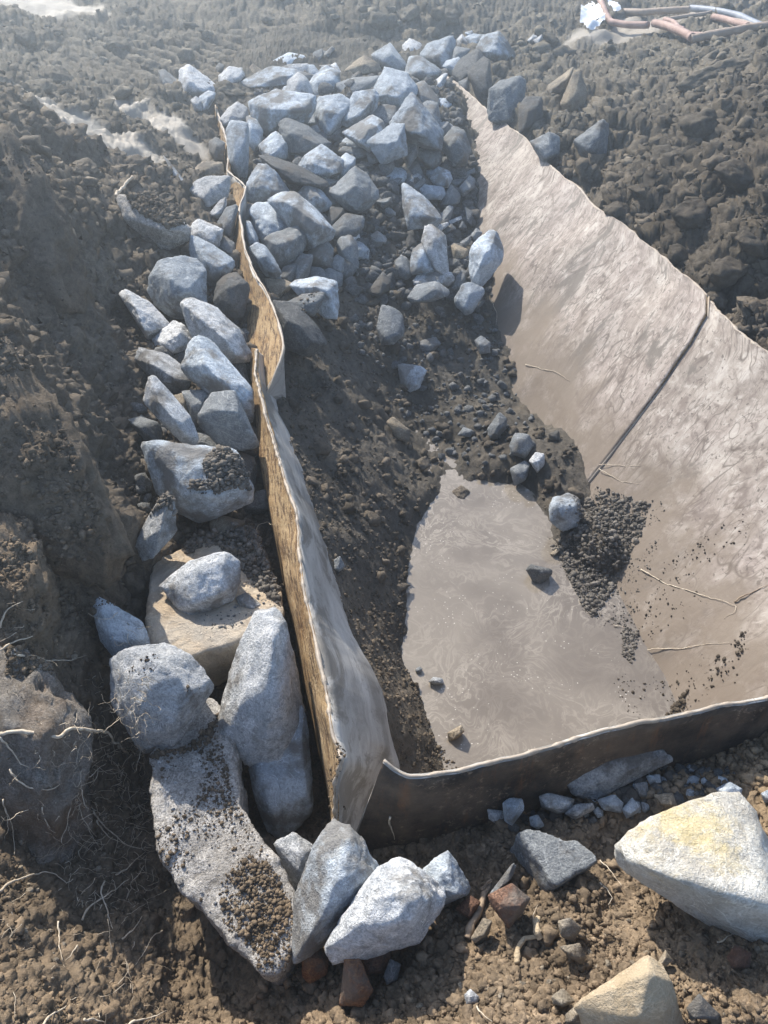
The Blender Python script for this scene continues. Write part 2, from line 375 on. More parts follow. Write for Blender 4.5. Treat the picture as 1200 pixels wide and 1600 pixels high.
gz = np.where(inp, -1.25, gz - np.where(near_front, .02, .10)*np.clip(1 - rimd/.07, 0, 1))
idx = np.arange(ny_*nx_).reshape(ny_, nx_)
gf = np.stack([idx[:-1, :-1], idx[:-1, 1:], idx[1:, 1:], idx[1:, :-1]], -1).reshape(-1, 4)
GV = carve(X, Y, gz.reshape(X.shape), core & ~inp & (rimd > .06), 1.0, 500)
ground = mesh_obj('ground', GV, gf, M_SOIL); tag(ground, kind='structure')
set_attr(ground, 'soil', soil_color(gx, gy), 'FLOAT_COLOR'); set_attr(ground, 'wet', wet_glare(gx, gy))

GYS = ys.copy()
# --- the fill inside the trough
ys = []; y = 1.0
while y < 8.6: ys.append(y); y += .0035 + .004*y
ys = np.array(ys); nx2 = 420
fx, fy = [], []
for y in ys:
    xl = np.interp(-y, -np.concatenate([RIM_L[:-1, 1], RIM_LN[1:-2, 1]]), np.concatenate([RIM_L[:-1, 0], RIM_LN[1:-2, 0]])) + .01
    xr = np.interp(-y, -RIM_R[:, 1], RIM_R[:, 0])
    fx.append(np.linspace(xl, max(xl + .4, xr - .05), nx2)); fy.append(np.full(nx2, y))
fx = np.concatenate(fx); fy = np.concatenate(fy); fz0 = fill_smooth(fx, fy)
off = rim_right_off(fx, fy); pz = plate_z(off)
fz = rough_soil(fx, fy, fz0, np.clip(.55 + .2*np.clip(fy - 3, 0, 2), .4, 1), 300, False)
# beyond the contact line with the sloping plate the fill sinks below it
fz = np.where(pz > fz0 + .02, np.minimum(fz, pz - .03 - .3*np.clip(pz - fz0, 0, .3)), fz)
sub = np.clip((WATER_Z + .015 - fz0)/.05, 0, 1); fz = fz*(1 - sub) + np.minimum(fz, fz0)*sub
fidx = np.arange(len(ys)*nx2).reshape(len(ys), nx2)
ff = np.stack([fidx[:-1, :-1], fidx[:-1, 1:], fidx[1:, 1:], fidx[1:, :-1]], -1).reshape(-1, 4)
fill = mesh_obj('mud', np.stack([fx, fy, fz], 1), ff, M_SOIL); tag(fill, kind='structure')
fc = soil_color(fx, fy)*.72; fc = fc*np.array([.95, 1.0, 1.06])
fc = fc*(1 - .5*np.clip((WATER_Z + .05 - fz)/.04, 0, 1))[:, None]          # damp margin
set_attr(fill, 'soil', fc, 'FLOAT_COLOR')
set_attr(fill, 'wet', np.clip((WATER_Z + .03 - fz)/.03, 0, 1)*.12)
def surf_z(x, y):                                     # height of the finished surface, read off the two meshes
    h_ = np.minimum(np.where(y < .1, 1.0, .98 + .47*y), 6.8); r_ = np.interp(y, GYS, np.arange(len(GYS))); c_ = np.interp(x/h_, sx, np.arange(len(sx)))
    zg = bil(GV[:, 2].reshape(len(GYS), len(sx)), r_, c_)
    r_ = np.clip(np.interp(y, ys, np.arange(len(ys))), 0, len(ys) - 1); X0, X1 = fx.reshape(len(ys), nx2)[:, 0], fx.reshape(len(ys), nx2)[:, -1]
    x0, x1 = np.interp(y, ys, X0), np.interp(y, ys, X1); c_ = np.clip((x - x0)/(x1 - x0)*(nx2 - 1), 0, nx2 - 1)
    zf = bil(fz.reshape(len(ys), nx2), r_, c_)
    return np.where(inside(x, y), zf, zg)
def bil(Z, r_, c_):
    i, j = np.minimum(r_.astype(int), Z.shape[0] - 2), np.minimum(c_.astype(int), Z.shape[1] - 2); a, b = r_ - i, c_ - j
    return Z[i, j]*(1-a)*(1-b) + Z[i+1, j]*a*(1-b) + Z[i, j+1]*(1-a)*b + Z[i+1, j+1]*a*b

# --- muddy water
k = NT('muddy_water'); oc = k.vec('Object')
wn = k.t.nodes.new('ShaderNodeTexNoise'); k.t.links.new(oc, wn.inputs['Vector']); wn.inputs['Scale'].default_value = 2.6; wn.inputs['Detail'].default_value = 3; wn.inputs['Distortion'].default_value = .6
sc_ = k.t.nodes.new('ShaderNodeVectorMath'); sc_.operation = 'SCALE'; k.t.links.new(wn.outputs['Color'], sc_.inputs[0]); sc_.inputs['Scale'].default_value = .55
ad = k.t.nodes.new('ShaderNodeVectorMath'); ad.operation = 'ADD'; k.t.links.new(oc, ad.inputs[0]); k.t.links.new(sc_.outputs[0], ad.inputs[1])
v = ad.outputs[0]
s1 = k.noise(v, 9, 5, .6, 1.6); s2 = k.noise(v, 22, 4, .6, 1.2); big = k.noise(oc, 1.9, 3, .5, .5)
c = k.mix(k.ramp(big, (.35, 0.0), (.65, 1.0)), (.150, .127, .103), (.232, .202, .166))
fo = k.ramp(k.math('ABSOLUTE', k.math('SUBTRACT', s1, .5)), (0.0, .55), (.03, .25), (.07, 0.0))
gate = k.ramp(k.noise(oc, 2.3, 3, .6), (.38, .15), (.6, 1.0))
c = k.mix(k.math('MULTIPLY', fo, gate), c, (.42, .375, .315))
fo2 = k.ramp(k.math('ABSOLUTE', k.math('SUBTRACT', s2, .52)), (0.0, .3), (.014, 0.0))
c = k.mix(k.math('MULTIPLY', fo2, gate), c, (.44, .40, .34))
oil = k.t.nodes.new('ShaderNodeTexCoord'); dst = k.t.nodes.new('ShaderNodeVectorMath'); dst.operation = 'DISTANCE'
k.t.links.new(v, dst.inputs[0]); oc_p = P(715, 915, WATER_Z); dst.inputs[1].default_value = (oc_p[0] + .27, oc_p[1] + .27, .27)
ring = k.ramp(dst.outputs['Value'], (.0, 0.0), (.07, 0.0), (.10, .8), (.125, 0.0))
c = k.mix(k.math('MULTIPLY', ring, k.ramp(k.noise(oc, 7, 2), (.42, 0.0), (.55, 1.0))), c, (.55, .38, .15))
bub = k.t.nodes.new('ShaderNodeTexVoronoi'); k.t.links.new(oc, bub.inputs['Vector']); bub.inputs['Scale'].default_value = 55
bm_ = k.math('MULTIPLY', k.ramp(bub.outputs['Distance'], (.10, .8), (.16, 0.0)), k.ramp(k.noise(oc, 6, 3), (.5, 0.0), (.6, 1.0)))
c = k.mix(bm_, c, (.62, .58, .52))
M_WATER = k.out(c, .05, k.noise(oc, 14, 3, .5), .06, .01, .5)
wy = np.linspace(.9, 3.9, 90); wx = np.linspace(-.2, 1.45, 50); WX, WY = np.meshgrid(wx, wy)
wi = np.arange(90*50).reshape(90, 50)
water = mesh_obj('water', np.stack([WX.ravel(), WY.ravel(), np.full(4500, WATER_Z)], 1), np.stack([wi[:-1, :-1], wi[:-1, 1:], wi[1:, 1:], wi[1:, :-1]], -1).reshape(-1, 4), M_WATER)
tag(water, kind='structure')

# ------------------------------------------------------------------ the steel trough
def plate_material(name, kind):
    k = NT(name); uv = k.vec('UV'); oc = k.vec('Object')
    if kind == 'inner':                               # mud-filmed inner face, scratched and streaked down the slope
        m1 = k.mapping(uv, (3.0, 1.1, 1), (0, 0, R(28))); m2 = k.mapping(uv, (5.0, 3.4, 1), (0, 0, R(-16))); m3 = k.mapping(uv, (14, 10, 1), (0, 0, R(20)))
        n1 = k.noise(m1, 1.8, 8, .66, .8); n2 = k.noise(m2, 2.4, 8, .7, 1.1); n3 = k.noise(m3, 2.0, 6, .72, .8); nb = k.noise(uv, 1.1, 5, .6, .5)
        c = k.mix(k.ramp(n1, (.36, 0.0), (.60, 1.0)), (.20, .166, .140), (.365, .322, .28))
        c = k.mix(k.ramp(nb, (.44, 0.0), (.6, .45)), c, (.33, .27, .245))
        c = k.mix(k.ramp(n2, (.38, .85), (.50, 0.0)), c, (.15, .118, .10))
        c = k.mix(k.ramp(n3, (.36, .6), (.47, 0.0)), c, (.16, .13, .112))
        c = k.mix(k.ramp(n2, (.54, 0.0), (.66, .65)), c, (.47, .43, .385))
        c = k.mix(k.ramp(n3, (.56, 0.0), (.65, .5)), c, (.50, .46, .41))
        for scl, rot, wd, sd_ in ((6, 20, .016, .9), (10, -32, .018, .85), (5, 62, .012, .9), (16, 40, .022, .8), (24, 5, .03, .75)):   # fine scratches
            mm = k.mapping(uv, (scl, scl*.28, 1), (0, 0, R(rot))); l_ = k.noise(mm, 1.5, 1.2, .5, .5)
            ln = k.ramp(k.math('ABSOLUTE', k.math('SUBTRACT', l_, .5)), (0.0, sd_), (wd, 0.0))
            gate = k.ramp(k.noise(uv, 2.7 + scl*.1, 3), (.48, 0.0), (.56, 1.0))
            c = k.mix(k.math('MULTIPLY', ln, gate), c, (.085, .065, .052))
        dr = k.noise(k.mapping(uv, (2.2, .8, 1), (0, 0, R(12))), 2.0, 7, .7, .7)
        c = k.mix(k.ramp(dr, (.56, 0.0), (.61, .9)), c, (.125, .108, .092))
        dots = k.noise(uv, 42, 3, .6); c = k.mix(k.ramp(dots, (.62, 0.0), (.67, .9)), c, (.09, .072, .06))
        sep = k.t.nodes.new('ShaderNodeSeparateXYZ'); k.t.links.new(uv, sep.inputs[0])
        mud = k.math('ADD', sep.outputs[1], k.math('MULTIPLY', k.math('SUBTRACT', k.noise(k.mapping(uv, (1.6, 1, 1)), 2.2, 7, .68), .5), 1.1))
        mud = k.math('MULTIPLY', k.ramp(mud, (.50, 0.0), (.78, .92)), k.ramp(k.noise(uv, 7, 5, .7), (.30, .35), (.5, 1.0)))
        c = k.mix(mud, c, (.175, .14, .108))
        h = k.math('ADD', k.math('MULTIPLY', n2, .8), k.math('MULTIPLY', n3, .5))
        return k.out(c, .7, h, .14, .02, .3)
    if kind == 'rust':                                # outer flange: scaly ochre rust
        n1 = k.noise(oc, 9, 6, .65); n2 = k.noise(k.mapping(oc, (70, 7, 70)), 1.0, 6, .72); n3 = k.noise(oc, 120, 4, .7)
        c = k.mix(k.ramp(n1, (.35, 0.0), (.62, 1.0)), (.27, .165, .075), (.40, .29, .165))
        c = k.mix(k.ramp(n2, (.42, .9), (.52, 0.0)), c, (.085, .05, .03))
        c = k.mix(k.ramp(n3, (.57, 0.0), (.66, .6)), c, (.60, .50, .36))
        return k.out(c, .85, k.math('ADD', n2, k.math('MULTIPLY', n3, .5)), .5, .012, .2)
    if kind == 'grey':                                # smeared grey mud on the inside of the left wall
        m1 = k.mapping(uv, (1.2, 3.0, 1), (0, 0, R(10))); n1 = k.noise(m1, 2.5, 6, .6, .8); n2 = k.noise(m1, 14, 5, .7)
        c = k.mix(k.ramp(n1, (.35, 0.0), (.65, 1.0)), (.22, .21, .195), (.46, .445, .42))
        c = k.mix(k.ramp(k.noise(uv, 4, 6, .7, .8), (.50, 0.0), (.58, .8)), c, (.14, .128, .112))
        l_ = k.noise(k.mapping(uv, (2, 6, 1), (0, 0, R(-25))), 2.0, 3, .6, 1.0)
        c = k.mix(k.ramp(k.math('ABSOLUTE', k.math('SUBTRACT', l_, .5)), (0.0, .6), (.006, 0.0)), c, (.14, .12, .1))
        return k.out(c, .6, n2, .25, .012, .35)
    if kind == 'black':                               # outside of the end plate: dark scale with mud specks
        n1 = k.noise(oc, 7, 6, .65); n2 = k.noise(oc, 60, 5, .7)
        c = k.mix(k.ramp(n1, (.4, 0.0), (.65, 1.0)), (.035, .028, .023), (.14, .105, .075))
        c = k.mix(k.math('MULTIPLY', k.ramp(n2, (.54, 0.0), (.66, .9)), k.ramp(k.noise(oc, 6, 4, .65), (.46, 0.0), (.6, 1.0))), c, (.34, .26, .18))
        c = k.mix(k.ramp(k.noise(k.mapping(oc, (30, 30, 5)), 1.0, 5, .7), (.55, 0.0), (.7, .6)), c, (.20, .10, .05))
        return k.out(c, .75, n2, .6, .012, .3)
    n1 = k.noise(oc, 60, 4, .7); c = k.mix(n1, (.22, .17, .12), (.46, .40, .33))
    return k.out(c, .55, n1, .3, .005, .4)
M_IN, M_RUST, M_GREY, M_BLK, M_EDGE = (plate_material('plate_' + q, q) for q in ('inner', 'rust', 'grey', 'black', 'edge'))
M_PLAIN = M_RUST
def resample(pl, n, jag=0.0, seed=1, smooth=True):
    pl = np.asarray(pl, float); L = np.concatenate([[0], np.cumsum(np.linalg.norm(np.diff(pl[:, :3], axis=0), axis=1))])
    s = np.linspace(0, L[-1], n); out = np.stack([np.interp(s, L, pl[:, i]) for i in range(3)], 1)
    if smooth:
        for _ in range(max(1, n//90)): out[1:-1] = .25*out[:-2] + .5*out[1:-1] + .25*out[2:]
    if jag:
        q = np.stack([s, 0*s, 0*s], 1); out += jag*np.stack([fbm(q, 9, 4, seed), fbm(q, 9, 4, seed + 7), fbm(q, 12, 4, seed + 13)], 1)
    return out, s
EDGE = {}
def sheet(name, rows, thick, mat_in, mat_out, parent, crumple=.006, seed=0, split=None, across=10):
    """a steel sheet through a list of equally resampled rows; rows run down the plate. mat changes at row index `split`"""
    n = len(rows[0]); fine = []; mid = []
    for r in range(len(rows) - 1):
        m = across if r != split else across
        for j in range(m):
            t = j/m; fine.append(rows[r]*(1 - t) + rows[r+1]*t); mid.append(r + t)
    fine.append(rows[-1]); mid.append(len(rows) - 1)
    G = np.array(fine); m = len(G)
    du = np.gradient(G, axis=1); dv = np.gradient(G, axis=0); nr = np.cross(du, dv); nr /= np.linalg.norm(nr, axis=2, keepdims=True) + 1e-9
    cr = crumple*(fbm(G.reshape(-1, 3), 1.7, 2, int(seed) + 3) + (.35 if crumple < .02 else .06)*fbm(G.reshape(-1, 3), 9, 3, int(seed) + 9)).reshape(m, n, 1)
    A = G + nr*cr; B = A - nr*thick
    V = np.concatenate([A.reshape(-1, 3), B.reshape(-1, 3)]); idx = np.arange(m*n).reshape(m, n); k_ = m*n
    q = np.stack([idx[:-1, :-1], idx[:-1, 1:], idx[1:, 1:], idx[1:, :-1]], -1).reshape(-1, 4)
    F = [q[:, ::-1], q + k_]
    def side(e): return np.stack([e[:-1], e[1:], e[1:] + k_, e[:-1] + k_], -1)
    F += [side(idx[0]), side(idx[-1])[:, ::-1], side(idx[:, 0])[:, ::-1], side(idx[:, -1])]
    F = np.concatenate(F)
    o = mesh_obj(name, V, F, mat_in, parent, smooth=True); o.data.materials.append(mat_out)
    uv = o.data.uv_layers.new(name='UVMap'); L = np.concatenate([[0], np.cumsum(np.linalg.norm(np.diff(G[m//2], axis=0), axis=1))])
    Lv = np.concatenate([[0], np.cumsum(np.linalg.norm(np.diff(G[:, n//2], axis=0), axis=1))])
    U = np.stack([np.broadcast_to(L, (m, n)), np.broadcast_to(Lv[:, None], (m, n))], -1).reshape(-1, 2); U = np.concatenate([U, U])
    li = np.empty(len(o.data.loops), np.int32); o.data.loops.foreach_get('vertex_index', li)
    uv.data.foreach_set('uv', U[li].astype(np.float32).ravel())
    if split is not None:
        rowi = (np.array(mid)[:-1] < split); mi = np.zeros(len(o.data.polygons), np.int32)
        mi[:len(q)] = np.repeat(np.where(rowi, 1, 0), n - 1); mi[len(q):2*len(q)] = mi[:len(q)]
        o.data.polygons.foreach_set('material_index', mi)
    else:
        mi = np.zeros(len(o.data.polygons), np.int32); mi[len(q):2*len(q)] = 1; o.data.polygons.foreach_set('material_index', mi)
    EDGE[name + str(seed)] = .5*(A + B); return o
def tube(name, pts, rad, mat, parent=None, seg=7, rough=0.0, seed=0, loc=None):
    pts = np.asarray(pts, float); n = len(pts); rad = np.broadcast_to(np.asarray(rad, float), (n,)).copy()
    tg = np.gradient(pts, axis=0); tg /= np.linalg.norm(tg, axis=1, keepdims=True) + 1e-9
    ref = np.array([0, 0, 1.0]); a = np.cross(tg, ref); bad = np.linalg.norm(a, axis=1) < .1; a[bad] = np.cross(tg[bad], [1, 0, 0])
    a /= np.linalg.norm(a, axis=1, keepdims=True); b = np.cross(tg, a)
    if rough: rad *= 1 + rough*vnoise(np.stack([np.arange(n)*.37, np.full(n, seed*3.1), np.zeros(n)], 1), seed)
    ang = np.linspace(0, 2*math.pi, seg, endpoint=False)
    V = (pts[:, None] + rad[:, None, None]*(np.cos(ang)[None, :, None]*a[:, None] + np.sin(ang)[None, :, None]*b[:, None])).reshape(-1, 3)
    F = [(i*seg + j, i*seg + (j+1) % seg, (i+1)*seg + (j+1) % seg, (i+1)*seg + j) for i in range(n-1) for j in range(seg)]
    F += [tuple(range(seg))[::-1], tuple((n-1)*seg + j for j in range(seg))]
    if loc is not None: V = V - np.asarray(loc)
    return mesh_obj(name, V, F, mat, parent, loc=loc)

trough = empty('steel_trough', (0, 0, 0))
tag(trough, 'long rusted steel trough of torn plates holding rocks, mud and water', 'steel trough')
# right side: two sloping plates that overlap along a seam
def right_rows(pl, n, seed, lift=0.0, tilt=None):
    top, s = resample(pl, n, 0, seed, True); rows = []
    for _ in range(14): top[1:-1] = .25*top[:-2] + .5*top[1:-1] + .25*top[2:]
    q = np.stack([s, 0*s, 0*s], 1); torn = .012*np.stack([fbm(q, 5, 5, seed), fbm(q, 5, 5, seed + 7), .6*fbm(q, 6, 5, seed + 13)], 1)
    for o_ in np.concatenate([[0, .05], np.linspace(.16, 1.25, 8)]):
        q = top + torn*max(0, 1 - o_*9); q[:, 0] -= o_*.973; q[:, 1] -= o_*.228; q[:, 2] = top[:, 2]*(1 - o_) + plate_z(np.array([o_]))[0] + lift
        rows.append(q)
    return rows
seam_top = P(1105, 472, 0)
i_s = 10
rows = right_rows(RIM_R[:i_s + 1], 260, 5)
# the seam leans: slide the lower edge of both plates along the trough
def shear(rows, n_end, amount, lo):
    for k_, q in enumerate(rows):
        t = k_/(len(rows) - 1); m = np.linspace(0, 1, len(q)); m = m if lo else 1 - m
        q += (np.array([.13, -.57, 0])*amount*(t + .16*math.sin(math.pi*t)))[None]*m[:, None]
    return rows
rows = shear(rows, 0, 1.05, True)
for q in rows: q[:, 2] += .016*np.clip((np.linspace(0, 1, len(q)) - .8)/.2, 0, 1)**2 + .002
sheet('side_panel', rows, .014, M_RUST, M_IN, trough, .022, 11)
RIM_N = RIM_R[i_s:].copy(); RIM_N[0] += (RIM_R[i_s-1] - RIM_R[i_s])*.5
rows2 = right_rows(RIM_N, 200, 6, lift=0.0)
rows2 = shear(rows2, 0, 1.05, False)
sheet('side_panel', rows2, .014, M_RUST, M_IN, trough, .022, 11.0)
tube('seam', [rows[k_][-1] + np.array([0, 0, .004]) for k_ in range(10)], .005, M_EDGE, trough, 6, .5, 3)
for q_ in (EDGE['side_panel11'][0], EDGE['side_panel11.0'][0]): tube('rim', q_, .0075, M_EDGE, trough, 6, .5, 5)
# left side, far plate: rusty flange leaning outwards, thin torn rim, inner face dropping into the rocks
def rows_from(*defs, n=220, jag=.003): return [resample(d, n, jag, 31 + 3*i)[0] for i, d in enumerate(defs)]
out_f = line([(334,180,-.04),(344,220,-.07),(352,255,-.09),(352,285,-.09),(358,320,-.10),(364,350,-.12),(368,400,-.14),(376,440,-.15),(386,490,-.15),(390,540,-.15),(393,575,-.16)])
RIM_LT = np.vstack([RIM_L, line([(437,570,-.03),(424,597,-.07),(411,622,-.12)])])
out_f[-1] = P(395, 590, -.15); out_f = np.vstack([out_f, line([(402,612,-.15)])])
tp = np.clip(np.linspace(3.2, 0, len(RIM_LT)), 0, 1)[:, None]
deep = out_f + np.array([.0, 0, -.4]); inn = RIM_LT + np.array([-.03, .02, -.45])*tp + np.array([-.005, 0, -.03])*(1 - tp)
rr = rows_from(deep, out_f, RIM_LT, inn)
sheet('side_panel', rr, .010, M_GREY, M_RUST, trough, .005, 41, split=2, across=8)
tube('rim', EDGE['side_panel41'][16], .0065, M_EDGE, trough, 6, .5, 8)
# left side, near plate
out_n = line([(389,545,-.13),(391,590,-.14),(396,640,-.14),(402,700,-.14),(412,755,-.13),(421,800,-.13),(430,835,-.13),(436,860,-.13),(452,930,-.13),(464,985,-.13),(480,1050,-.13),(490,1095,-.13),(496,1125,-.13),(502,1150,-.13),(508,1185,-.14),(515,1240,-.2),(520,1290,-.26)])
inn_n = line([(418,560,-.12),(430,605,-.18),(442,650,-.22),(460,700,-.25),(480,760,-.29),(492,800,-.31),(505,835,-.33),(512,860,-.34),(532,945,-.36),(550,990,-.39),(580,1040,-.42),(596,1080,-.44),(600,1105,-.44),(602,1130,-.44),(604,1165,-.43),(580,1230,-.42),(548,1302,-.36)])
deep_n = out_n + np.array([.0, 0, -.4]); low_n = inn_n + np.array([.10, 0, -.35])
rr = rows_from(deep_n, out_n, RIM_LN, inn_n, low_n, n=300)
sheet('side_panel', rr, .010, M_GREY, M_RUST, trough, .006, 43, split=2, across=8)
tube('rim', EDGE['side_panel43'][16], .0048, M_EDGE, trough, 6, .7, 9)
# end plates
end_near = line([(600,1190,.02),(615,1203,.0),(640,1215,-.01),(665,1213,-.01),(700,1206,0),(750,1194,0),(800,1184,0),(850,1171,0),(900,1152,0),(1000,1127,0),(1100,1106,0),(1200,1085,0)])
end_near = np.vstack([end_near, [(1.4, 1.36, 0), (1.88, 1.52, 0)]])
low_near = end_near.copy(); low_near[:, 2] = -.40; low_near[:, 1] -= .03; low_near[:, 0] -= np.linspace(.10, 0, len(low_near)); low_near[0] = P(552, 1320, -.33)
rr = rows_from(end_near, low_near, low_near + [0, .05, -.5], n=240)
sheet('end_panel', [q for q in rr], .014, M_GREY, M_BLK, trough, .008, 51)
tube('rim', EDGE['end_panel51'][0], .0055, M_EDGE, trough, 6, .7, 12)
end_far = line([(337,160,.03),(380,155,.03),(450,142,.03),(560,130,.02),(694,116,.03)])
rr = rows_from(end_far, end_far + [0, -.03, -.3], end_far + [0, -.05, -.8], n=120)
sheet('end_panel', rr, .014, M_GREY, M_GREY, trough, .006, 61)
# ------------------------------------------------------------------ rocks
def ico(sub):
    bm = bmesh.new(); bmesh.ops.create_icosphere(bm, subdivisions=sub, radius=1)
    V = np.array([v_.co[:] for v_ in bm.verts]); F = np.array([[v_.index for v_ in f.verts] for f in bm.faces]); bm.free()
    return V/np.linalg.norm(V, axis=1, keepdims=True), F
ICO = {k_: ico(k_) for k_ in (1, 2, 3, 4, 5)}
def hull_planes(pts):
    bm = bmesh.new()
    for p in pts: bm.verts.new(p)
    bmesh.ops.convex_hull(bm, input=bm.verts, use_existing_faces=False); bm.normal_update()
    N = np.array([f.normal[:] for f in bm.faces]); D = np.array([f.normal.dot(f.verts[0].co) for f in bm.faces]); bm.free()
    m = (np.linalg.norm(N, axis=1) > .5); N, D = N[m], D[m]
    N[D < 0] *= -1; D = np.abs(D)
    keep = []
    for i in range(len(N)):
        if all(N[i] @ N[j] < .998 for j in keep): keep.append(i)
    return N[keep], np.maximum(D[keep], 1e-4)
def rock_mesh(pts, sub, r_, rough=1.0, chips=12, power=130):
    """pts: hull points round the origin -> dense rounded, chipped surface"""
    N, D = hull_planes(pts)
    for _ in range(chips):
        d = r_.normal(size=3); d /= np.linalg.norm(d); sup = (pts @ d).max()
        N = np.vstack([N, d]); D = np.append(D, max(sup*r_.uniform(.92, .99), 1e-4))
    V, F = ICO[sub]
    cov = np.linalg.cholesky(np.cov(pts.T) + 1e-8*np.eye(3)); dirs = V @ cov.T; dirs /= np.linalg.norm(dirs, axis=1, keepdims=True)
    q = np.maximum(dirs @ N.T, 0)/D; mx = q.max(1, keepdims=True)
    rr = 1/(mx[:, 0]*((q/mx)**power).sum(1)**(1/power))
    s = np.cbrt(np.abs(np.linalg.det(np.cov(pts.T))))**.5*2.2; p = dirs*rr[:, None]; off = r_.uniform(-50, 50, 3)
    n1 = fbm(p/s + off, 1.6, 2, 5); n2 = fbm(p/s + off, 4.5, 3, 9, .55, True); n3 = fbm(p/s + off, 13, 3, 13, .6)
    rr = rr*(1 + rough*(.016*n1 + .020*n2 + .013*n3))
    return dirs*rr[:, None], F
FR = dict(A=(240, 30, 4), B=(500, 30, 3.3333), C=(340, 260, 4.6154), D=(560, 260, 4.6154), E=(180, 220, 4.6154), F=(180, 500, 4.446),
          G=(0, 800, 2), H=(0, 1200, 2), I=(600, 1200, 2), J=(600, 0, 2), K=(600, 400, 2), L=(600, 800, 2), M=(0, 400, 2), O=(0, 0, 1))
def px_of(frame, txt):
    a, b, s = FR[frame]; return np.array([[float(c_) for c_ in q.split(',')] for q in txt.split()])/np.array([s, s] + [1]*(len(txt.split()[0].split(',')) - 2)) + np.array([a, b] + [0]*(len(txt.split()[0].split(',')) - 2))
rock_no = 0
def fr_obj(m): return True
def rock(frame, mat, label, outline, ridge=None, flat=1.0, z=None, lift=None, near=0.0, rough=1.0, cat='rock', name='rock', group=None, chips=12, deep=1.0, sub=None, earth=False):
    """outline: the stone's silhouette in the photograph, set at its own distance and given real depth; ridge: crest points with their relief"""
    global rock_no; rock_no += 1; r_ = np.random.default_rng(1000 + rock_no)
    o = px_of(frame, outline); c = o.mean(0); o = c + (o - c)*(1.19 if group == GP else 1.12)
    wpx = np.ptp(o[:, 0]); hpx = np.ptp(o[:, 1]); spx = math.sqrt(wpx*hpx)
    t = hit(c[0], c[1], z); s = spx*t/FPX
    if z is None and fr_obj(mat):
        tt = [t]
        for ob in (ground, fill):
            for q_ in (c, np.array([c[0], c[1] + .3*hpx])):
                d_ = ray(*q_); ok, lc, _, _ = ob.ray_cast(Vector(C0), Vector(d_))
                if ok: tt.append((np.array(lc) - C0)@np.array([0, CP, -SP]) + (.0 if q_ is c else .12*s))
        t = min(t, max(min(tt), t - .09))
    t = t - (lift if lift is not None else .42)*s*flat - near
    def at(px, py, w_): return C0 + ray(px, py)*(t - w_)
    pts = []
    for px, py in o: pts.append(at(px, py, s*r_.uniform(-.10, .10)*flat))
    if ridge:
        for px, py, w_ in px_of(frame, ridge): pts.append(at(px, py, w_*s))
    else:
        m = len(o); k0 = r_.integers(m); nf = 4 if m > 5 else 3
        for j in range(nf):
            px, py = o[(k0 + j*m//nf) % m]; f_ = r_.uniform(.35, .62)
            pts.append(at(c[0] + (px - c[0])*f_, c[1] + (py - c[1])*f_ + .10*hpx, s*flat*r_.uniform(.26, .46)))
    for px, py in o: pts.append(at(c[0] + (px - c[0])*.72, c[1] + (py - c[1])*.72, -s*deep*r_.uniform(.3, .5)))
    pts = np.array(pts); ctr = pts.mean(0)
    if sub is None: sub = 3 if spx < 16 else 4 if spx < 62 else 5
    V, F = rock_mesh(pts - ctr, sub, r_, rough, chips)
    ob = mesh_obj(name, V, F, MAT.get(mat, mat), loc=ctr)
    if mat in (M_SOIL, M_CLOD) or earth:
        g_ = V + ctr; l_ = np.linalg.norm(V, axis=1, keepdims=True); V = V + V/l_*(.018*fbm(g_, 9, 3, 3, .6, True) + .010*fbm(g_, 28, 3, 9, .6, True) + .004*fbm(g_, 80, 2, 14))[:, None]*min(1, s/.25); ob.data.vertices.foreach_set('co', V.astype(np.float32).ravel()); ob.data.update()
    if mat in (M_SOIL, M_CLOD):
        set_attr(ob, 'soil', soil_color(V[:, 0] + ctr[0], V[:, 1] + ctr[1]), 'FLOAT_COLOR'); set_attr(ob, 'wet', np.zeros(len(V)))
    tag(ob, label, cat, group); ob['mud'] = 0
    del ob['mud']
    return ob
GP = 'quarry rocks heaped at the far end'; GL = 'rocks packed along the left plate'; GR = 'rubble beside the end plate'; GS = 'stones in the mud of the trough'
def pile(fr, mat, label, outline, **k_): k_.setdefault('group', GP); k_.setdefault('lift', .6); return rock(fr, mat, label, outline, **k_)
def left(fr, mat, label, outline, **k_): k_.setdefault('group', GL); return rock(fr, mat, label, outline, **k_)
def rubble(fr, mat, label, outline, **k_): k_.setdefault('group', GR); return rock(fr, mat, label, outline, **k_)

# -- the heap at the far end, back row and left part
pile('A', 'grey', 'small weathered rock at the far left tip of the heap', '35,330 70,320 160,400 150,450 90,440 50,390')
pile('A', 'pale', 'mud-speckled lumpy rock at the left end of the heap, beyond the torn plate tip', '175,400 180,330 225,300 270,350 390,420 385,460 300,490 230,490 190,450', rough=2)
pile('A', 'blue', 'leaning blue-grey rock just above the tip of the left plate', '285,490 340,455 380,465 375,500 330,570 300,570', near=.05)
pile('A', 'pale', 'small rounded rock left of the tip of the left plate', '235,510 265,485 295,510 300,570 260,570', near=.05)
pile('A', 'pale', 'rounded pale rock standing behind the far end plate', '415,355 470,305 545,315 560,350 510,430 460,435 420,400')
pile('A', 'grey', 'small rock behind the rounded pale one at the far end plate', '390,300 410,275 440,290 430,330 400,330')
pile('A', 'tan', 'tan rock wedged behind the long flat rock at the back', '575,340 620,285 670,320 640,350 590,385')
pile('A', 'blue', 'long flat blue-grey rock lying along the far end plate', '555,420 580,390 740,305 860,320 970,355 970,380 900,385 850,410 740,425 570,445', flat=.7)
pile('A', 'blue', 'flat lozenge-shaped rock topmost at the back left of the heap', '760,260 850,215 930,230 960,270 880,290 790,290', flat=.7)
pile('A', 'pale', 'thin pale slab under the flat lozenge-shaped rock', '810,300 850,285 965,280 970,340 900,330 830,315', flat=.5)
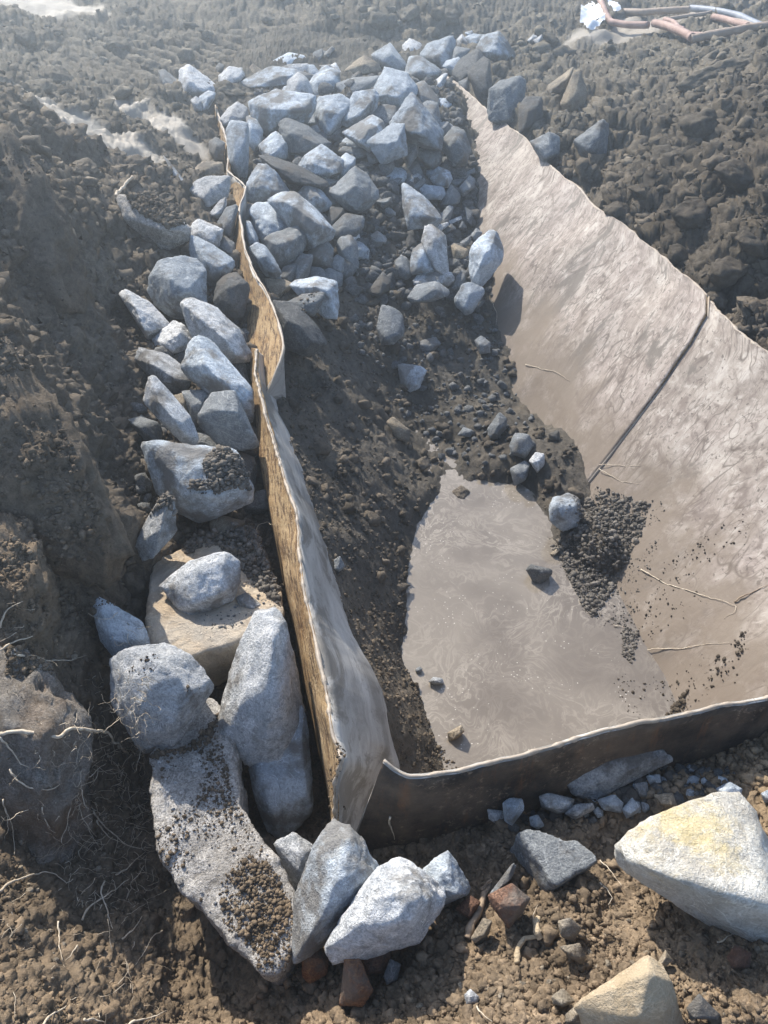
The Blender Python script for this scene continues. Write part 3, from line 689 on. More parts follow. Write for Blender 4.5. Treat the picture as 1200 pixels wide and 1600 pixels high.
pile('A', 'pale', 'egg-shaped pale rock perched on the broad boulder at the left', '830,460 850,390 905,345 960,380 985,450 975,500 900,500', near=.22)
pile('A', 'blue', 'broad blue-grey boulder with the egg-shaped rock perched on it', '620,520 680,495 770,460 830,470 880,500 980,490 985,560 930,645 850,620 770,650 720,710 680,700 640,620', near=.1, ridge='700,560,.30 850,570,.42 940,560,.35 760,600,.30')
pile('A', 'blue', 'squarish blue-grey rock right of the egg-shaped perched rock', '975,410 1020,345 1110,315 1150,340 1160,470 1020,500 985,450')
pile('O', 'blue', 'cracked triangular rock below the squarish one in the back left', '492,170 500,155 530,151 548,162 530,195 512,216 500,205 496,180')
pile('A', 'grey', 'craggy rock directly under the broad boulder, dusted with mud', '805,660 850,635 960,680 1000,720 1030,740 1085,770 1060,830 960,850 850,820 810,760', rough=1.6)
pile('A', 'pale', 'pale knob of rock behind the upright slab by the left plate', '470,560 520,525 575,560 580,620 500,660 440,660 425,620')
pile('A', 'blue', 'smooth upright blue slab standing against the left plate', '460,700 490,650 580,665 590,720 580,960 540,975 480,900', near=.1, rough=.5)
pile('A', 'blue', 'narrow wedge leaning right of the smooth upright slab', '585,620 640,640 680,700 670,780 630,820 590,760')
pile('A', 'blue', 'round-topped rock below the broad boulder and right of the narrow wedge', '669,790 760,715 830,760 830,860 780,880 700,860')
pile('A', 'grey', 'little pebble-like rock left of the round-topped one', '660,800 680,780 700,800 700,850 670,840', near=.1)
pile('O', 'dark', 'long dark rock leaning like a bar across the left of the heap', '412,247 425,246 465,260 505,282 507,288 495,293 455,285 430,270', near=.05)
pile('A', 'blue', 'domed blue-grey rock right of the long dark bar', '915,920 960,860 1050,795 1110,840 1170,890 1160,950 1060,990 960,975')
pile('A', M_CLOD, 'clod of earth lying on the far end plate', '400,420 440,400 555,460 500,475 390,480', cat='earth clod', name='earth_clod', rough=2)
pile('A', 'grey', 'dusty rock outside the left plate near its tip', '350,770 390,745 440,780 430,870 390,880 355,830')
pile('A', 'tan', 'mud-covered rock outside the left plate, below the dusty one', '260,940 320,890 420,900 430,970 300,985')
pile('A', 'blue', 'small chip between the craggy rock and the cracked triangular rock', '945,640 1010,580 1025,640 1000,670 950,660')
pile('A', 'pale', 'smallest chip lying on the craggy rock', '970,680 1020,660 1040,700 1000,715', near=.12)
pile('A', 'grey', 'small upright stone at the very back, under the earth berm', '1000,210 1050,190 1060,220 1030,275 1005,270')
pile('A', 'grey', 'thin leaning shard at the very back beside the small upright stone', '1065,220 1110,175 1130,190 1090,240 1070,240')
pile('A', 'pale', 'narrow finger-like stone in the back row', '1110,290 1140,275 1175,340 1150,350')
pile('A', 'pale', 'small flat stone left of the finger-like one', '1040,290 1100,285 1110,310 1060,320')
pile('A', 'blue', 'small slanted rock between the thin slab and the squarish rock', '970,290 1000,290 1040,340 1000,365 975,340')
# -- back row and right part
pile('B', 'tan', 'tan-grey rock with a dark hollow in the middle of the back row', '135,270 230,195 290,230 315,270 200,295')
pile('B', 'blue', 'pointed pale-blue rock leaning right in the back row', '280,190 370,135 410,190 450,245 440,280 330,265')
pile('B', 'pale', 'knobbly rock at the back between the pointed and the tall domed rock', '435,140 470,105 520,130 535,160 530,200 480,190 440,170')
pile('B', 'blue', 'tall domed pale-blue rock, largest of the back row', '530,190 570,130 680,100 695,120 690,200 650,280 590,250', ridge='585,215,.35 640,230,.45 650,160,.35 600,190,.42')
pile('B', 'blue', 'block with a flat lit top in front of the tall domed rock', '450,290 475,200 530,205 620,270 625,285 570,320 510,340 470,320', ridge='480,290,.35 560,285,.45 520,260,.40')
pile('B', 'blue', 'large rounded boulder in the centre of the heap', '295,360 345,265 440,290 490,350 490,390 410,485 330,430 305,400', near=.08, ridge='340,400,.35 410,410,.45 450,370,.35 370,340,.32')
pile('B', 'grey', 'shadowed rock under the large rounded boulder', '270,490 330,450 390,460 400,500 360,570 320,570')
pile('B', 'blue', 'tilted pale-blue block left of the shadowed rock', '110,530 180,390 270,380 295,400 285,470 200,560 140,545', near=.05, ridge='150,520,.35 210,500,.45 260,440,.35')
pile('B', 'blue', 'wedge with a pointed left corner below the tilted block', '135,590 270,510 320,540 330,590 290,620 260,680 180,630', near=.08)
pile('B', 'blue', 'big winged rock with a tall peak against the right plate', '440,600 380,550 400,530 480,400 510,480 600,550 625,590 615,670 520,650 450,625', near=.1, ridge='470,590,.32 540,600,.40 490,500,.25')
pile('B', 'blue', 'square-faced rock left of the big winged rock', '260,640 380,555 430,560 445,700 380,720 330,745', near=.15, ridge='330,650,.35 400,640,.40 370,690,.35')
pile('B', 'grey', 'striped grey rock tucked behind the peak of the winged rock', '490,350 545,330 610,410 620,440 580,460 520,460')
pile('B', 'grey', 'grey rock touching the top corner of the right plate', '520,470 560,430 610,440 625,545 590,555', near=.05)
pile('B', 'pale', 'pale rock peeping out behind the tip of the right plate', '580,340 640,290 660,290 640,370 600,385')
pile('B', 'dark', 'dark humped rock behind the tip of the right plate', '700,270 730,215 820,160 840,200 830,250 780,290 720,330', near=.05)
pile('B', 'dark', 'tall dark slab leaning on the dark humped rock', '775,280 850,210 880,225 890,350 870,430 820,400', near=.1, rough=.6)
pile('B', 'blue', 'big pale-blue rock at the right end of the back row', '825,150 860,90 930,70 965,120 1005,185 940,240 890,220 840,170', ridge='880,170,.35 930,180,.42 920,110,.3')
pile('B', 'pale', 'upright triangular rock left of the big right-hand back rock', '715,110 740,80 790,155 720,150')
pile('B', 'blue', 'slanting rock between the triangular one and the big right-hand one', '760,95 800,80 860,85 820,130 790,150')
pile('B', 'blue', 'topmost little rock at the back right', '755,70 790,60 800,85 770,90')
pile('B', 'grey', 'grey rock in the gap right of the tall domed rock', '690,200 705,150 780,160 740,210 680,270')
rock('B', 'grey', 'dark rock with a pale blue broken face, outside the right plate', '880,480 890,370 940,330 1040,305 1065,330 1060,390 1040,460 1040,540 980,550 890,520', near=.1, ridge='960,360,.25 985,520,.25 1030,380,.2')
rock('B', 'dark', 'muddy dark rock right of the one with the broken blue face', '1040,460 1070,410 1150,410 1155,500 1100,570 1040,600', near=.1)
rock('B', 'pale', 'small pale rock alone on the dirt at the back right, left of its twin', '1080,110 1110,80 1130,90 1100,130')
rock('B', 'pale', 'small pale rock with a peak at the back right, right of its twin', '1110,110 1155,80 1160,100 1130,135')
pile('B', 'grey', 'striped oval rock leaning on the right plate', '630,650 700,570 750,590 775,680 760,740 700,750', near=.08)
pile('B', 'grey', 'narrow grey rock left of the striped oval one', '440,720 470,630 510,640 510,700 460,770', near=.05)
pile('B', 'grey', 'fist-shaped grey rock between the narrow and the striped oval one', '505,690 560,665 620,690 630,740 590,780 540,750')
pile('B', 'blue', 'rough rock right of the domed one in the middle of the heap', '90,750 130,705 180,730 170,790 130,833 85,820')
pile('B', 'grey', 'flat oblong rock lying crosswise mid-heap', '105,690 130,665 240,680 245,710 190,725', flat=.6)
pile('B', 'grey', 'small block right of the flat oblong rock', '245,700 265,680 300,710 300,740 260,755')
pile('B', 'grey', 'flaky rock below the square-faced one', '310,760 380,720 385,790 340,825')
pile('B', 'grey', 'long ridge of grey rock between the squarish and the large rounded boulder', '95,340 180,310 300,300 290,350 200,380 120,410', flat=.7)
rock('B', 'grey', 'grey stone half hidden behind the slanting edge of the right plate', '720,330 770,305 775,380 740,370')
rock('O', 'grey', 'flat-topped grey rock just outside the right plate edge', '830,222 860,207 873,215 872,240 850,256 838,235', near=.04)
rock('J', 'grey', 'upright grey rock standing in the dirt right of the plate', '597,440 680,378 700,395 690,490 655,505 615,480', near=.05, ridge='640,470,.35 670,430,.4 650,420,.35')
rock('J', 'tan', 'pyramid of dirty rock above the upright grey one', '555,320 590,235 610,222 635,290 620,340 570,350', rough=1.6)
rock('J', 'tan', 'dirty slanting rock left of the dirty pyramid', '512,270 560,240 590,212 580,260 540,310 520,320', rough=1.5)
rock('J', 'tan', 'small tan stone on the dirt right of the upright rock', '755,370 790,340 800,360 770,390')
rock('J', 'pale', 'small round pebble high on the right dirt slope', '870,392 882,382 893,385 893,398 880,403', cat='pebble', name='pebble')
rock('J', M_CLOD, 'cracked dark lump of clay under the hoses on the right slope', '930,265 1010,215 1130,170 1200,155 1200,220 1120,265 1000,290', flat=.45, near=.12, earth=True, cat='clay lump', name='clay_lump', lift=.1)
# -- heap, lower left inside the trough
pile('C', 'blue', 'pyramid-shaped rock at the fold of the left plate', '225,140 300,0 350,5 420,60 495,170 490,200 430,235 330,260 240,240', near=.06, ridge='320,150,.42 440,185,.30 300,80,.30')
pile('C', 'blue', 'three-cornered rock right of the pyramid-shaped one', '585,200 650,135 700,130 740,190 815,265 810,290 730,325 640,260')
pile('C', 'blue', 'large smooth oblong block lying askew in the left of the heap', '390,260 480,215 570,210 640,270 700,320 815,450 800,500 680,580 630,560 620,480 550,400 490,330', near=.08, rough=.7, ridge='560,290,.32 640,430,.38 720,420,.42 690,500,.34 500,260,.25')
pile('C', 'blue', 'blocky rock between the smooth oblong block and the left plate', '250,340 280,285 370,280 450,320 530,420 530,450 430,490 370,530 350,560 300,480')
pile('C', 'grey', 'broad grey boulder below the blocky rock', '360,530 400,500 570,445 620,500 620,560 600,610 550,690 440,720 390,640', near=.05, ridge='420,560,.35 560,520,.38 520,640,.36')
pile('C', 'grey', 'round dark rock netted with white mineral seams', '830,180 900,120 990,25 1060,70 1130,170 1140,220 1080,290 1010,315 930,290 860,230')
pile('C', 'grey', 'rock with a bright rim below the seamed round one', '800,500 840,430 920,350 1040,370 1040,440 990,500 870,525')
pile('C', 'grey', 'tapering rock pointing down beside the gravel slope', '865,570 890,520 960,510 1000,570 1010,720 960,705 880,640')
pile('C', 'grey', 'squat grey rock right of the broad grey boulder', '660,620 720,550 790,545 825,600 820,720 690,720')
pile('C', 'dark', 'crumbly dark rock between the oblong block and the bright-rimmed rock', '790,430 820,300 900,310 910,350 850,430')
pile('C', 'grey', 'small rounded rock under the broad grey boulder', '450,790 480,730 560,705 580,750 530,830 460,820')
pile('C', 'grey', 'small angular rock beside the small rounded one under the broad boulder', '560,690 600,640 680,650 650,780 550,840 545,800')
pile('C', 'grey', 'wedge of grey rock under the squat one', '650,790 670,730 740,735 800,800 800,830 660,830')
pile('C', 'grey', 'small lump right of the squat grey rock', '820,680 860,645 910,670 910,750 880,775 830,740')
pile('C', 'tan', 'flat olive-brown rock poking out by the left plate', '350,815 480,820 540,850 500,900 410,960', flat=.6)
pile('C', 'blue', 'smooth tilted rock with its lower end on the left plate', '240,600 290,565 350,590 420,700 450,760 410,800 340,770 300,700')
pile('C', 'blue', 'flat-faced rock half behind the left plate', '205,400 240,410 290,520 290,560 240,600 215,500')
pile('C', 'blue', 'two-faced rock with a pale blue right side at the foot of the heap', '550,870 580,840 720,815 840,845 855,980 840,1080 770,1080 740,960 600,930', near=.03, ridge='700,870,.40 790,900,.38 620,880,.25')
pile('C', 'grey', 'low pointed rock lying against the two-faced one', '500,990 620,930 750,915 755,950 690,1070 640,1070 580,1010', near=.12)
pile('O', 'dark', 'big smooth dark rock at the foot of the heap beside the left plate', '432,475 465,480 492,510 507,535 480,552 445,540', near=.05, rough=.7)
pile('C', 'grey', 'small stone squeezed below the long dark bar', '765,80 860,100 870,115 800,150 775,140')
# -- heap, right part inside the trough
pile('D', 'blue', 'sharp triangular rock standing out of the gravel', '330,150 350,145 450,215 530,290 585,375 540,420 440,435 370,430 340,300', near=.06, ridge='380,360,.35 520,370,.42 400,260,.30')
pile('D', 'blue', 'blue polygonal stone, upper of the small ones by the right plate', '525,90 580,10 650,40 670,90 640,145 570,145')
pile('D', 'blue', 'oblong small stone below the polygonal one', '455,170 480,140 600,150 620,200 590,235 480,230')
pile('D', 'grey', 'small triangular stone right of the oblong one', '605,270 670,140 730,210 720,260 660,280')
pile('D', 'grey', 'small upright block touching the right plate', '735,150 800,75 830,100 830,150 760,210 740,190')
pile('D', 'grey', 'small slanting stone above the sharp triangular rock', '390,150 470,85 480,110 430,180')
pile('D', 'grey', 'thin slate leaning against the right plate', '720,80 830,15 835,40 760,90', flat=.5)
pile('D', 'grey', 'small stone under the thin slate', '665,105 740,90 760,100 720,145 670,140')
pile('D', 'pale', 'flat pale flake above the speckled white rock', '525,440 640,405 645,425 590,470 540,465', flat=.4, near=.06)
pile('D', 'pale', 'thin flake right of the flat pale one', '650,395 735,360 740,380 660,415', flat=.4, near=.06)
pile('D', 'dark', 'dark stone left of the speckled white rock', '350,530 370,490 420,540 410,580 350,590')
pile('D', 'pale', 'speckled white rock lying lengthwise on the gravel', '470,560 490,460 530,445 620,510 600,580 640,760 630,780 560,740 490,620', near=.10, rough=1.6)
pile('D', 'blue', 'flat-faced triangular rock left of the speckled white one', '385,690 400,610 470,560 500,640 540,740 500,765 390,770', near=.04)
pile('D', 'grey', 'mottled round stone left of the flat-faced triangular rock', '270,700 310,650 350,670 390,770 340,810 290,780')
pile('D', 'pale', 'pale flat stone under the speckled white rock', '410,820 450,780 540,755 660,770 675,810 640,860 500,850 420,850', near=.05, flat=.7)
pile('D', 'grey', 'smooth loaf-shaped grey stone in front of the pale flat one', '375,940 430,860 560,840 640,900 630,930 540,965 400,980', near=.08, rough=.6)
pile('D', 'blue', 'big angular rock leaning on the right plate, casting a shadow on it', '820,600 870,540 950,480 985,490 1025,600 1020,680 960,760 870,860 830,820 815,720', near=.12, ridge='900,640,.40 950,600,.35 880,720,.38 960,680,.30')
pile('D', 'grey', 'grey stone between the loaf-shaped and the big leaning rock', '660,880 740,755 770,770 770,850 720,900')
pile('D', 'blue', 'hooked pale blue rock at the foot of the right plate', '705,950 770,900 760,860 810,850 890,890 895,920 810,960 800,1020 810,1050 770,1055 710,990', near=.05)
pile('D', 'grey', 'small grey stone under the hooked pale blue rock', '835,1000 870,950 910,970 890,1000 850,1030')
pile('D', 'tan', 'brownish stone right of the speckled white rock', '675,580 700,565 785,605 780,650 740,680 690,660')
pile('D', 'grey', 'narrow stone above the brownish one', '735,550 800,505 810,540 770,580')
pile('D', 'grey', 'small wedge under the thin pale flakes', '610,470 670,420 700,450 640,490')
pile('D', 'grey', 'small round stone right of the wedge under the flakes', '720,440 750,395 780,440 740,455')
pile('D', 'grey', 'grey stone right of the sharp triangular rock', '580,370 650,285 680,300 660,380 600,400')
pile('D', 'grey', 'tall thin stone beside the right plate', '770,300 820,330 815,420 780,400')
pile('D', 'grey', 'stone behind the big rock that leans on the right plate', '810,500 850,450 890,480 840,540')
rock('O', 'grey', 'blocky grey rock standing alone in the mud below the heap', '590,510 597,479 610,480 628,494 630,520 615,535 597,537', near=.04, group=GS)
pile('D', 'dark', 'dark hump of stone at the bottom left of the gravel slope', '80,900 175,770 230,830 210,890 150,930')
pile('D', 'grey', 'grey cobble in the shaded gravel above the dark hump', '95,500 140,470 200,520 190,550 110,545')
pile('D', 'grey', 'shaded block in the gravel left of the sharp triangular rock', '135,250 230,225 240,260 180,300')
pile('D', 'grey', 'shaded slanting stone at the top of the gravel slope', '205,120 280,85 310,90 260,160')
pile('D', 'grey', 'shaded stone just left of the sharp triangular rock tip', '340,100 390,60 410,80 390,120')
# -- stones in the mud
def mud(fr, mat, label, outline, **k_): k_.setdefault('group', GS); return rock(fr, mat, label, outline, **k_)
mud('K', 'blue', 'flat five-sided pale rock lying alone in the middle of the mud', '45,340 110,345 130,360 110,410 80,422 55,400', flat=.6)
mud('K', 'grey', 'round grey stone on the mud near the right plate', '285,265 305,250 330,270 330,300 300,305')
mud('K', 'grey', 'smooth leaf-shaped dark stone above the puddle', '325,540 360,490 382,510 380,540 350,570 330,565', rough=.4)
mud('K', 'grey', 'round dark stone right of the leaf-shaped one', '395,590 410,555 450,560 465,590 440,630 400,615')
mud('K', 'grey', 'wet grey stone at the head of the puddle', '395,665 440,640 455,655 440,700 410,715')
mud('K', 'pale', 'bright white stone beside the wet grey one', '455,640 475,615 500,620 500,650 480,675')
mud('K', 'blue', 'blue-grey rock with a flat top beside the water under the seam', '520,790 530,760 575,745 605,760 614,800 600,840 560,856 525,830', near=.03, ridge='560,810,.3 540,780,.28 595,785,.28')
mud('K', 'tan', 'muddy tan slab in the wet channel', '10,520 30,505 80,545 75,580 40,570', flat=.6)
mud('K', 'grey', 'pale stone in the mud left of the leaf-shaped stone', '230,560 250,535 275,545 270,565')
mud('K', M_CLOD, 'dark clod standing in the puddle neck', '215,740 240,720 265,735 255,765 225,755', cat='earth clod', name='earth_clod', rough=2)
mud('K', M_CLOD, 'clod of mud in the wet channel above the puddle', '105,640 130,630 140,655 115,670', cat='earth clod', name='earth_clod', rough=2)
mud('K', 'dark', 'dark square stone at the edge of the right-hand mud bank', '515,555 545,545 550,575 520,575')
mud('K', 'grey', 'half buried flat stone above the five-sided pale rock', '100,270 160,255 175,275 150,300 110,295', flat=.5)
mud('L', 'dark', 'dark pointed rock sticking out of the muddy water', '445,180 460,165 520,180 525,190 490,225 470,220', z=WATER_Z, ridge='480,178,.35 490,190,.4')
mud('L', 'tan', 'small muddy stone at the right edge of the water', '520,130 545,110 550,120 530,138', z=WATER_Z)
mud('L', 'pale', 'small domed stone in the water near the left bank', '140,530 155,517 180,520 187,535 160,540', z=WATER_Z)
mud('L', 'tan', 'crusted lump of mud floating near the end plate', '200,690 240,668 250,685 230,705 205,715', z=WATER_Z, rough=2, cat='earth clod', name='earth_clod')
mud('L', 'grey', 'little grey pebble at the left edge of the water', '98,492 110,483 120,490 112,502 100,500', z=WATER_Z)
mud('G', 'grey', 'grey stone in the dark mud slope beside the grey left plate', '1045,150 1062,140 1078,170 1060,185 1045,178')
# -- left stack outside the left plate
CAPPED = rock('E', 'concrete', 'long pale slab capped with brown dirt on the left bank', '35,425 60,400 280,420 390,490 520,620 505,700 430,740 335,775 200,680 70,560', near=.04, ridge='200,560,.22 330,640,.34 490,640,.28 80,440,.12')
left('E', 'pale', 'rounded two-lobed rock under the fold of the left plate', '545,350 590,290 680,265 815,262 815,330 800,400 745,430 660,510 620,470 600,400')
left('E', 'pale', 'small bright oval stone below the two-lobed rock', '685,520 750,440 790,410 800,440 790,530 740,555 690,545', near=.05)
left('E', 'grey', 'knuckled grey rock pressed against the left plate', '740,590 800,490 870,470 880,500 850,620 840,700 780,680 740,640')
left('E', 'pale', 'angular pale rock at the end of the dirt-capped slab', '510,710 550,610 600,570 690,610 770,640 740,760 650,740 560,700')
left('E', 'blue', 'streaked blue-grey wedge below the angular pale rock', '545,770 550,700 590,700 700,760 840,860 850,900 790,970 740,1040 680,1030 620,930 560,850', near=.06, ridge='650,860,.30 760,920,.38 700,980,.30')
left('E', 'blue', 'large rounded pale-blue boulder, highest of the big ones left of the plate', '255,1080 275,960 330,880 490,855 570,870 640,940 610,1000 640,1170 580,1200 500,1270 420,1260 300,1170', near=.05, ridge='400,1000,.40 520,1080,.42 420,1130,.38 330,980,.25')
left('E', 'dark', 'dark olive rock standing against the left plate', '720,1150 740,1040 800,970 870,960 950,1030 960,1080 910,1260 860,1270 740,1210', near=.04, ridge='810,1060,.38 880,1040,.36 840,1180,.36')
left('O', 'pale', 'pale slab poking from the dirt at the left of the stack', '188,460 200,455 235,475 262,507 250,520 230,527 210,495')
left('E', 'grey', 'flat grey rock in the gap by the plate, right of the streaked wedge', '750,760 790,690 860,740 870,830 850,860')
left('E', 'tan', 'tan stone behind the streaked wedge', '460,840 480,780 550,720 560,850')
rock('E', 'pale', 'thin pale edge of rock breaking out of the dirt bank', '350,110 400,160 480,270 540,345 500,340 450,320 440,240', flat=.5)
left('O', 'pale', 'large streaked rock sloping down to the right beside the plate', '285,475 300,468 340,485 370,515 388,550 385,562 360,565 340,550 305,530', near=.06, ridge='315,500,.30 350,530,.38 368,552,.30 330,545,.25')
left('M', 'pale', 'small pointed pale rock left of the large streaked rock', '480,260 540,208 570,215 610,275 600,290 540,305 490,285', near=.04)
left('M', 'blue', 'big dark-blue triangular rock with its peak at the top', '575,350 600,280 625,258 655,265 690,320 730,380 785,420 785,490 770,510 720,435 650,420 590,375', near=.08, ridge='640,340,.32 690,390,.36 610,350,.25 750,440,.25')
left('M', 'pale', 'half buried rock with a dirty left side, left of the triangular one', '430,330 440,290 520,310 575,350 595,390 560,430 490,395', near=.0)
left('M', 'pale', 'long pale rock lying diagonally, pointed at its upper end', '455,460 470,385 490,385 540,440 590,500 613,560 600,583 560,570 500,510', near=.14, ridge='500,460,.25 560,530,.32 580,560,.22')
left('M', 'grey', 'rounded rock sunk in the dirt left of the diagonal one', '400,515 440,505 490,520 505,545 500,585 460,580')
left('M', 'grey', 'rock with a pale flat top and dark front beside the plate', '625,500 665,435 730,432 760,520 805,590 750,600 690,590 630,530', near=.12, ridge='640,492,.30 680,485,.42 745,488,.36 735,440,.1')
left('M', 'grey', 'grey rock in the gap between the diagonal and the flat-topped rock', '570,425 640,420 655,435 630,490 610,540 590,470')
left('M', 'tan', 'small brownish rock right of the diagonal one', '540,440 575,430 600,500 580,490')
left('M', 'grey', 'flat muddy rock underneath the diagonal one', '560,600 610,555 660,560 700,600 640,612', flat=.6)
M10 = left('F', 'blue', 'biggest blue-grey boulder with a heap of soil on it', '220,900 250,860 550,920 810,920 820,1060 940,1190 900,1250 700,1340 580,1390 400,1290 320,1200 270,1050', near=.08, ridge='440,1050,.22 560,1000,.26 500,1190,.30 700,1220,.34 820,1160,.26 640,1050,.26')
left('F', 'dark', 'dark block between the biggest boulder and the plate', '820,930 850,920 960,960 980,1020 960,1160 900,1120 830,1070')
left('O', 'pale', 'upright pale rock with a sharp ridge below the biggest boulder', '213,848 235,805 254,777 270,785 273,830 240,868 225,872', ridge='250,830,.3 258,795,.2', near=.03)
left('F', 'tan', 'small tan stone on the soil below the biggest boulder', '660,1400 740,1365 890,1400 870,1460 730,1540 680,1500', near=.04)
left('F', 'dark', 'dirt-caked dark lump in the gap by the plate', '900,1300 990,1190 1060,1190 1080,1300 1030,1340 920,1340', rough=2)
left('F', 'grey', 'small shaded rock behind the big triangular one', '400,275 440,220 520,210 500,280 470,330')
left('F', 'grey', 'sliver of grey rock right of the big triangular one', '790,300 900,300 930,440 870,390')
left('F', 'grey', 'thin rock between the large streaked rock and the plate', '740,0 820,20 900,90 910,140 830,60')
left('F', 'dark', 'dark rock in the deep gap below the flat-topped rock', '800,830 900,850 985,830 1000,930 960,950 830,915')
# -- near left: blocks on and round the slabs
flatslab = left('G', 'pale', 'flat pale granite piece lying on the tan slab', '510,230 600,160 700,130 740,160 742,220 720,270 640,310 600,322 560,290', flat=.5, z=-.14, ridge='590,290,.22 690,250,.24 700,160,.16 560,240,.16 620,180,.18')
left('G', 'pale', 'small five-sided stone on the tan slab', '740,270 770,252 815,290 800,305 755,305', z=-.17, lift=.3)
left('G', 'blue', 'blue-grey rock with a shaded lower side at the left of the tan slab', '295,290 310,277 440,345 460,400 460,430 370,465 320,400 300,330', near=.06, ridge='330,340,.26 430,400,.32 350,400,.34')
left('G', 'pale', 'big rounded granite boulder with coarse dark speckles', '360,480 400,440 510,427 570,450 650,530 640,570 590,650 540,710 450,740 400,650 370,600', z=-.14, lift=.15, rough=1.5, ridge='400,510,.20 500,480,.30 600,560,.30 560,650,.28 450,690,.24 430,600,.32')
left('G', 'pale', 'tall granite block leaning on the left plate', '690,690 720,540 770,400 810,315 860,315 885,370 900,500 940,610 920,680 880,790 830,795 750,750', z=-.2, lift=.15, rough=1.2, ridge='705,680,.16 760,610,.30 840,560,.40 855,400,.32 800,400,.22 870,600,.34 830,700,.26')
left('O', 'blue', 'blue-grey flagstone standing in the dark gap by the plate', '392,1195 440,1170 470,1110 478,1150 486,1265 440,1306 420,1290 400,1240', flat=.3, deep=.6, z=-.34, lift=.1, rough=.6, ridge='400,1200,.12 470,1150,.14 480,1240,.14 425,1270,.16 440,1180,.14')
left('H', 'pale', 'two-toned rock with a yellowish top below the flagstone', '860,240 920,210 985,250 970,330 930,395 915,320 890,280', ridge='900,270,.2 950,270,.35 940,330,.35', near=.05)
left('H', 'blue', 'big granite block at the foot of the left plate', '985,250 1040,185 1090,200 1140,260 1180,330 1160,390 1010,540 950,580 920,590 930,400 970,340', near=.06, rough=1.3, ridge='1010,290,.20 1060,330,.36 1150,340,.30 1000,480,.32 960,540,.24 1090,240,.25')
rubble('O', 'pale', 'big white granite block lying in front of the torn corner', '512,1480 550,1420 590,1365 625,1347 655,1375 688,1392 685,1415 650,1470 620,1470 560,1495 530,1500', near=.04, rough=1.2, ridge='600,1390,.28 650,1400,.34 640,1440,.32 560,1450,.26 615,1440,.36')
rubble('H', 'brick', 'broken red brick end beside the lower slab tip', '945,570 985,555 1025,590 1020,640 970,670 948,650', cat='brick fragment', name='brick_fragment', group=None, chips=2, ridge='965,590,.3 1010,600,.3 975,640,.25')
rubble('H', 'brick', 'upright orange brick fragment with a bright side', '1065,735 1080,605 1120,595 1160,690 1130,740', cat='brick fragment', name='brick_fragment', group=None, chips=2, ridge='1090,650,.3 1130,690,.3 1100,720,.25', lift=.5)
rubble('O', 'rust', 'brown clod-like stone behind the orange brick fragment', '565,1490 600,1475 608,1495 600,1520 570,1520', rough=1.8)
# -- near right: rubble in front of the end plate
rubble('I', 'blue', 'jagged pale-blue rock right of the big white block', '110,340 150,300 200,265 265,370 260,390 190,420 170,430 175,380', rough=1.2)
rubble('I', 'blue', 'flat shard standing on edge beside the dry stick', '325,400 400,300 410,310 400,340 340,390', flat=.5, lift=.5)
rubble('I', 'rust', 'rust-brown five-sided stone right of the dry stick', '330,400 400,365 450,410 430,450 390,495 340,430', near=.02)
rubble('I', 'rust', 'dark reddish stone left of the dry stick', '225,440 270,400 300,420 270,470')
rubble('I', 'tan', 'grey-brown cobble under the dry stick', '275,530 310,470 335,480 325,520 285,545')
rubble('I', 'pale', 'thin pale flagstone under the rim of the end plate', '585,50 600,10 650,-25 750,-50 850,-55 885,-20 780,30 660,96 610,86', flat=.35, near=.03, ridge='640,60,.12 760,10,.16 700,-10,.14 850,-30,.10')
rubble('I', 'blue', 'squarish pale stone at the left of the chippings row', '415,80 440,60 485,50 490,85 450,105')
rubble('I', 'blue', 'tall pale-blue stone among the chippings', '373,110 395,95 430,100 435,130 400,175 378,160', near=.02)
rubble('I', 'pale', 'leftmost low pale stone of the chippings', '325,130 370,135 378,160 350,172 330,160')
rubble('I', 'pale', 'rounded white stone in the middle of the chippings', '490,90 520,80 590,100 580,135 540,140 495,120', near=.02)
rubble('I', 'pale', 'bright oval stone in front of the flagstone', '570,140 600,115 650,110 655,130 600,160', near=.02)
rubble('I', 'blue', 'small angular stone in front of the tall pale-blue one', '455,155 480,147 500,180 480,190 460,180', near=.02)
rubble('I', 'blue', 'small stone right of the bright oval one', '655,135 668,122 684,135 685,152 668,155')
rubble('I', 'blue', 'dark-sided block under the right half of the flagstone', '670,100 720,85 745,110 740,140 690,130')
rubble('I', 'blue', 'blue stone right of the dark-sided block', '745,130 775,95 798,120 790,140 760,155')
rubble('I', 'pale', 'pale block at the right end of the flagstone', '785,50 820,45 827,90 795,90')
rubble('I', 'blue', 'small blue stone above the pale block', '820,25 860,20 865,45 830,50')
rubble('I', 'tan', 'tan broken stone behind the yellow-stained boulder', '845,85 900,80 912,115 880,125 860,110')
rubble('I', 'grey', 'shaded blue-grey stone under the end plate, left of the flagstone', '500,30 560,20 590,40 570,85 500,75')
rubble('I', 'blue', 'blue stone behind the peak of the yellow-stained boulder', '1040,65 1080,45 1117,65 1110,100 1050,85')
rubble('I', 'blue', 'blue stone at the right edge behind the yellow-stained boulder', '1180,80 1200,70 1230,80 1225,110 1190,108')
rubble('I', 'tan', 'small ochre stone in the brown soil, upper of two', '545,480 580,470 615,500 590,540 555,525')
rubble('I', 'tan', 'small ochre stone in the brown soil, lower of two', '550,560 610,550 630,590 615,612 580,590', flat=.6)
rubble('I', 'tan', 'yellowish stone half sunk left of the cream boulder', '525,715 560,690 595,730 560,745 530,735')
rubble('I', 'grey', 'mossy grey stone at the left end of the brown soil', '0,650 20,600 50,615 40,660 10,675')
rubble('I', 'pale', 'small pale oval pebble on the brown soil', '252,710 270,692 295,715 290,735 260,740', cat='pebble', name='pebble')
rubble('I', 'tan', 'tan stone touching the left corner of the cream boulder', '570,770 600,745 630,765 640,800 570,795')
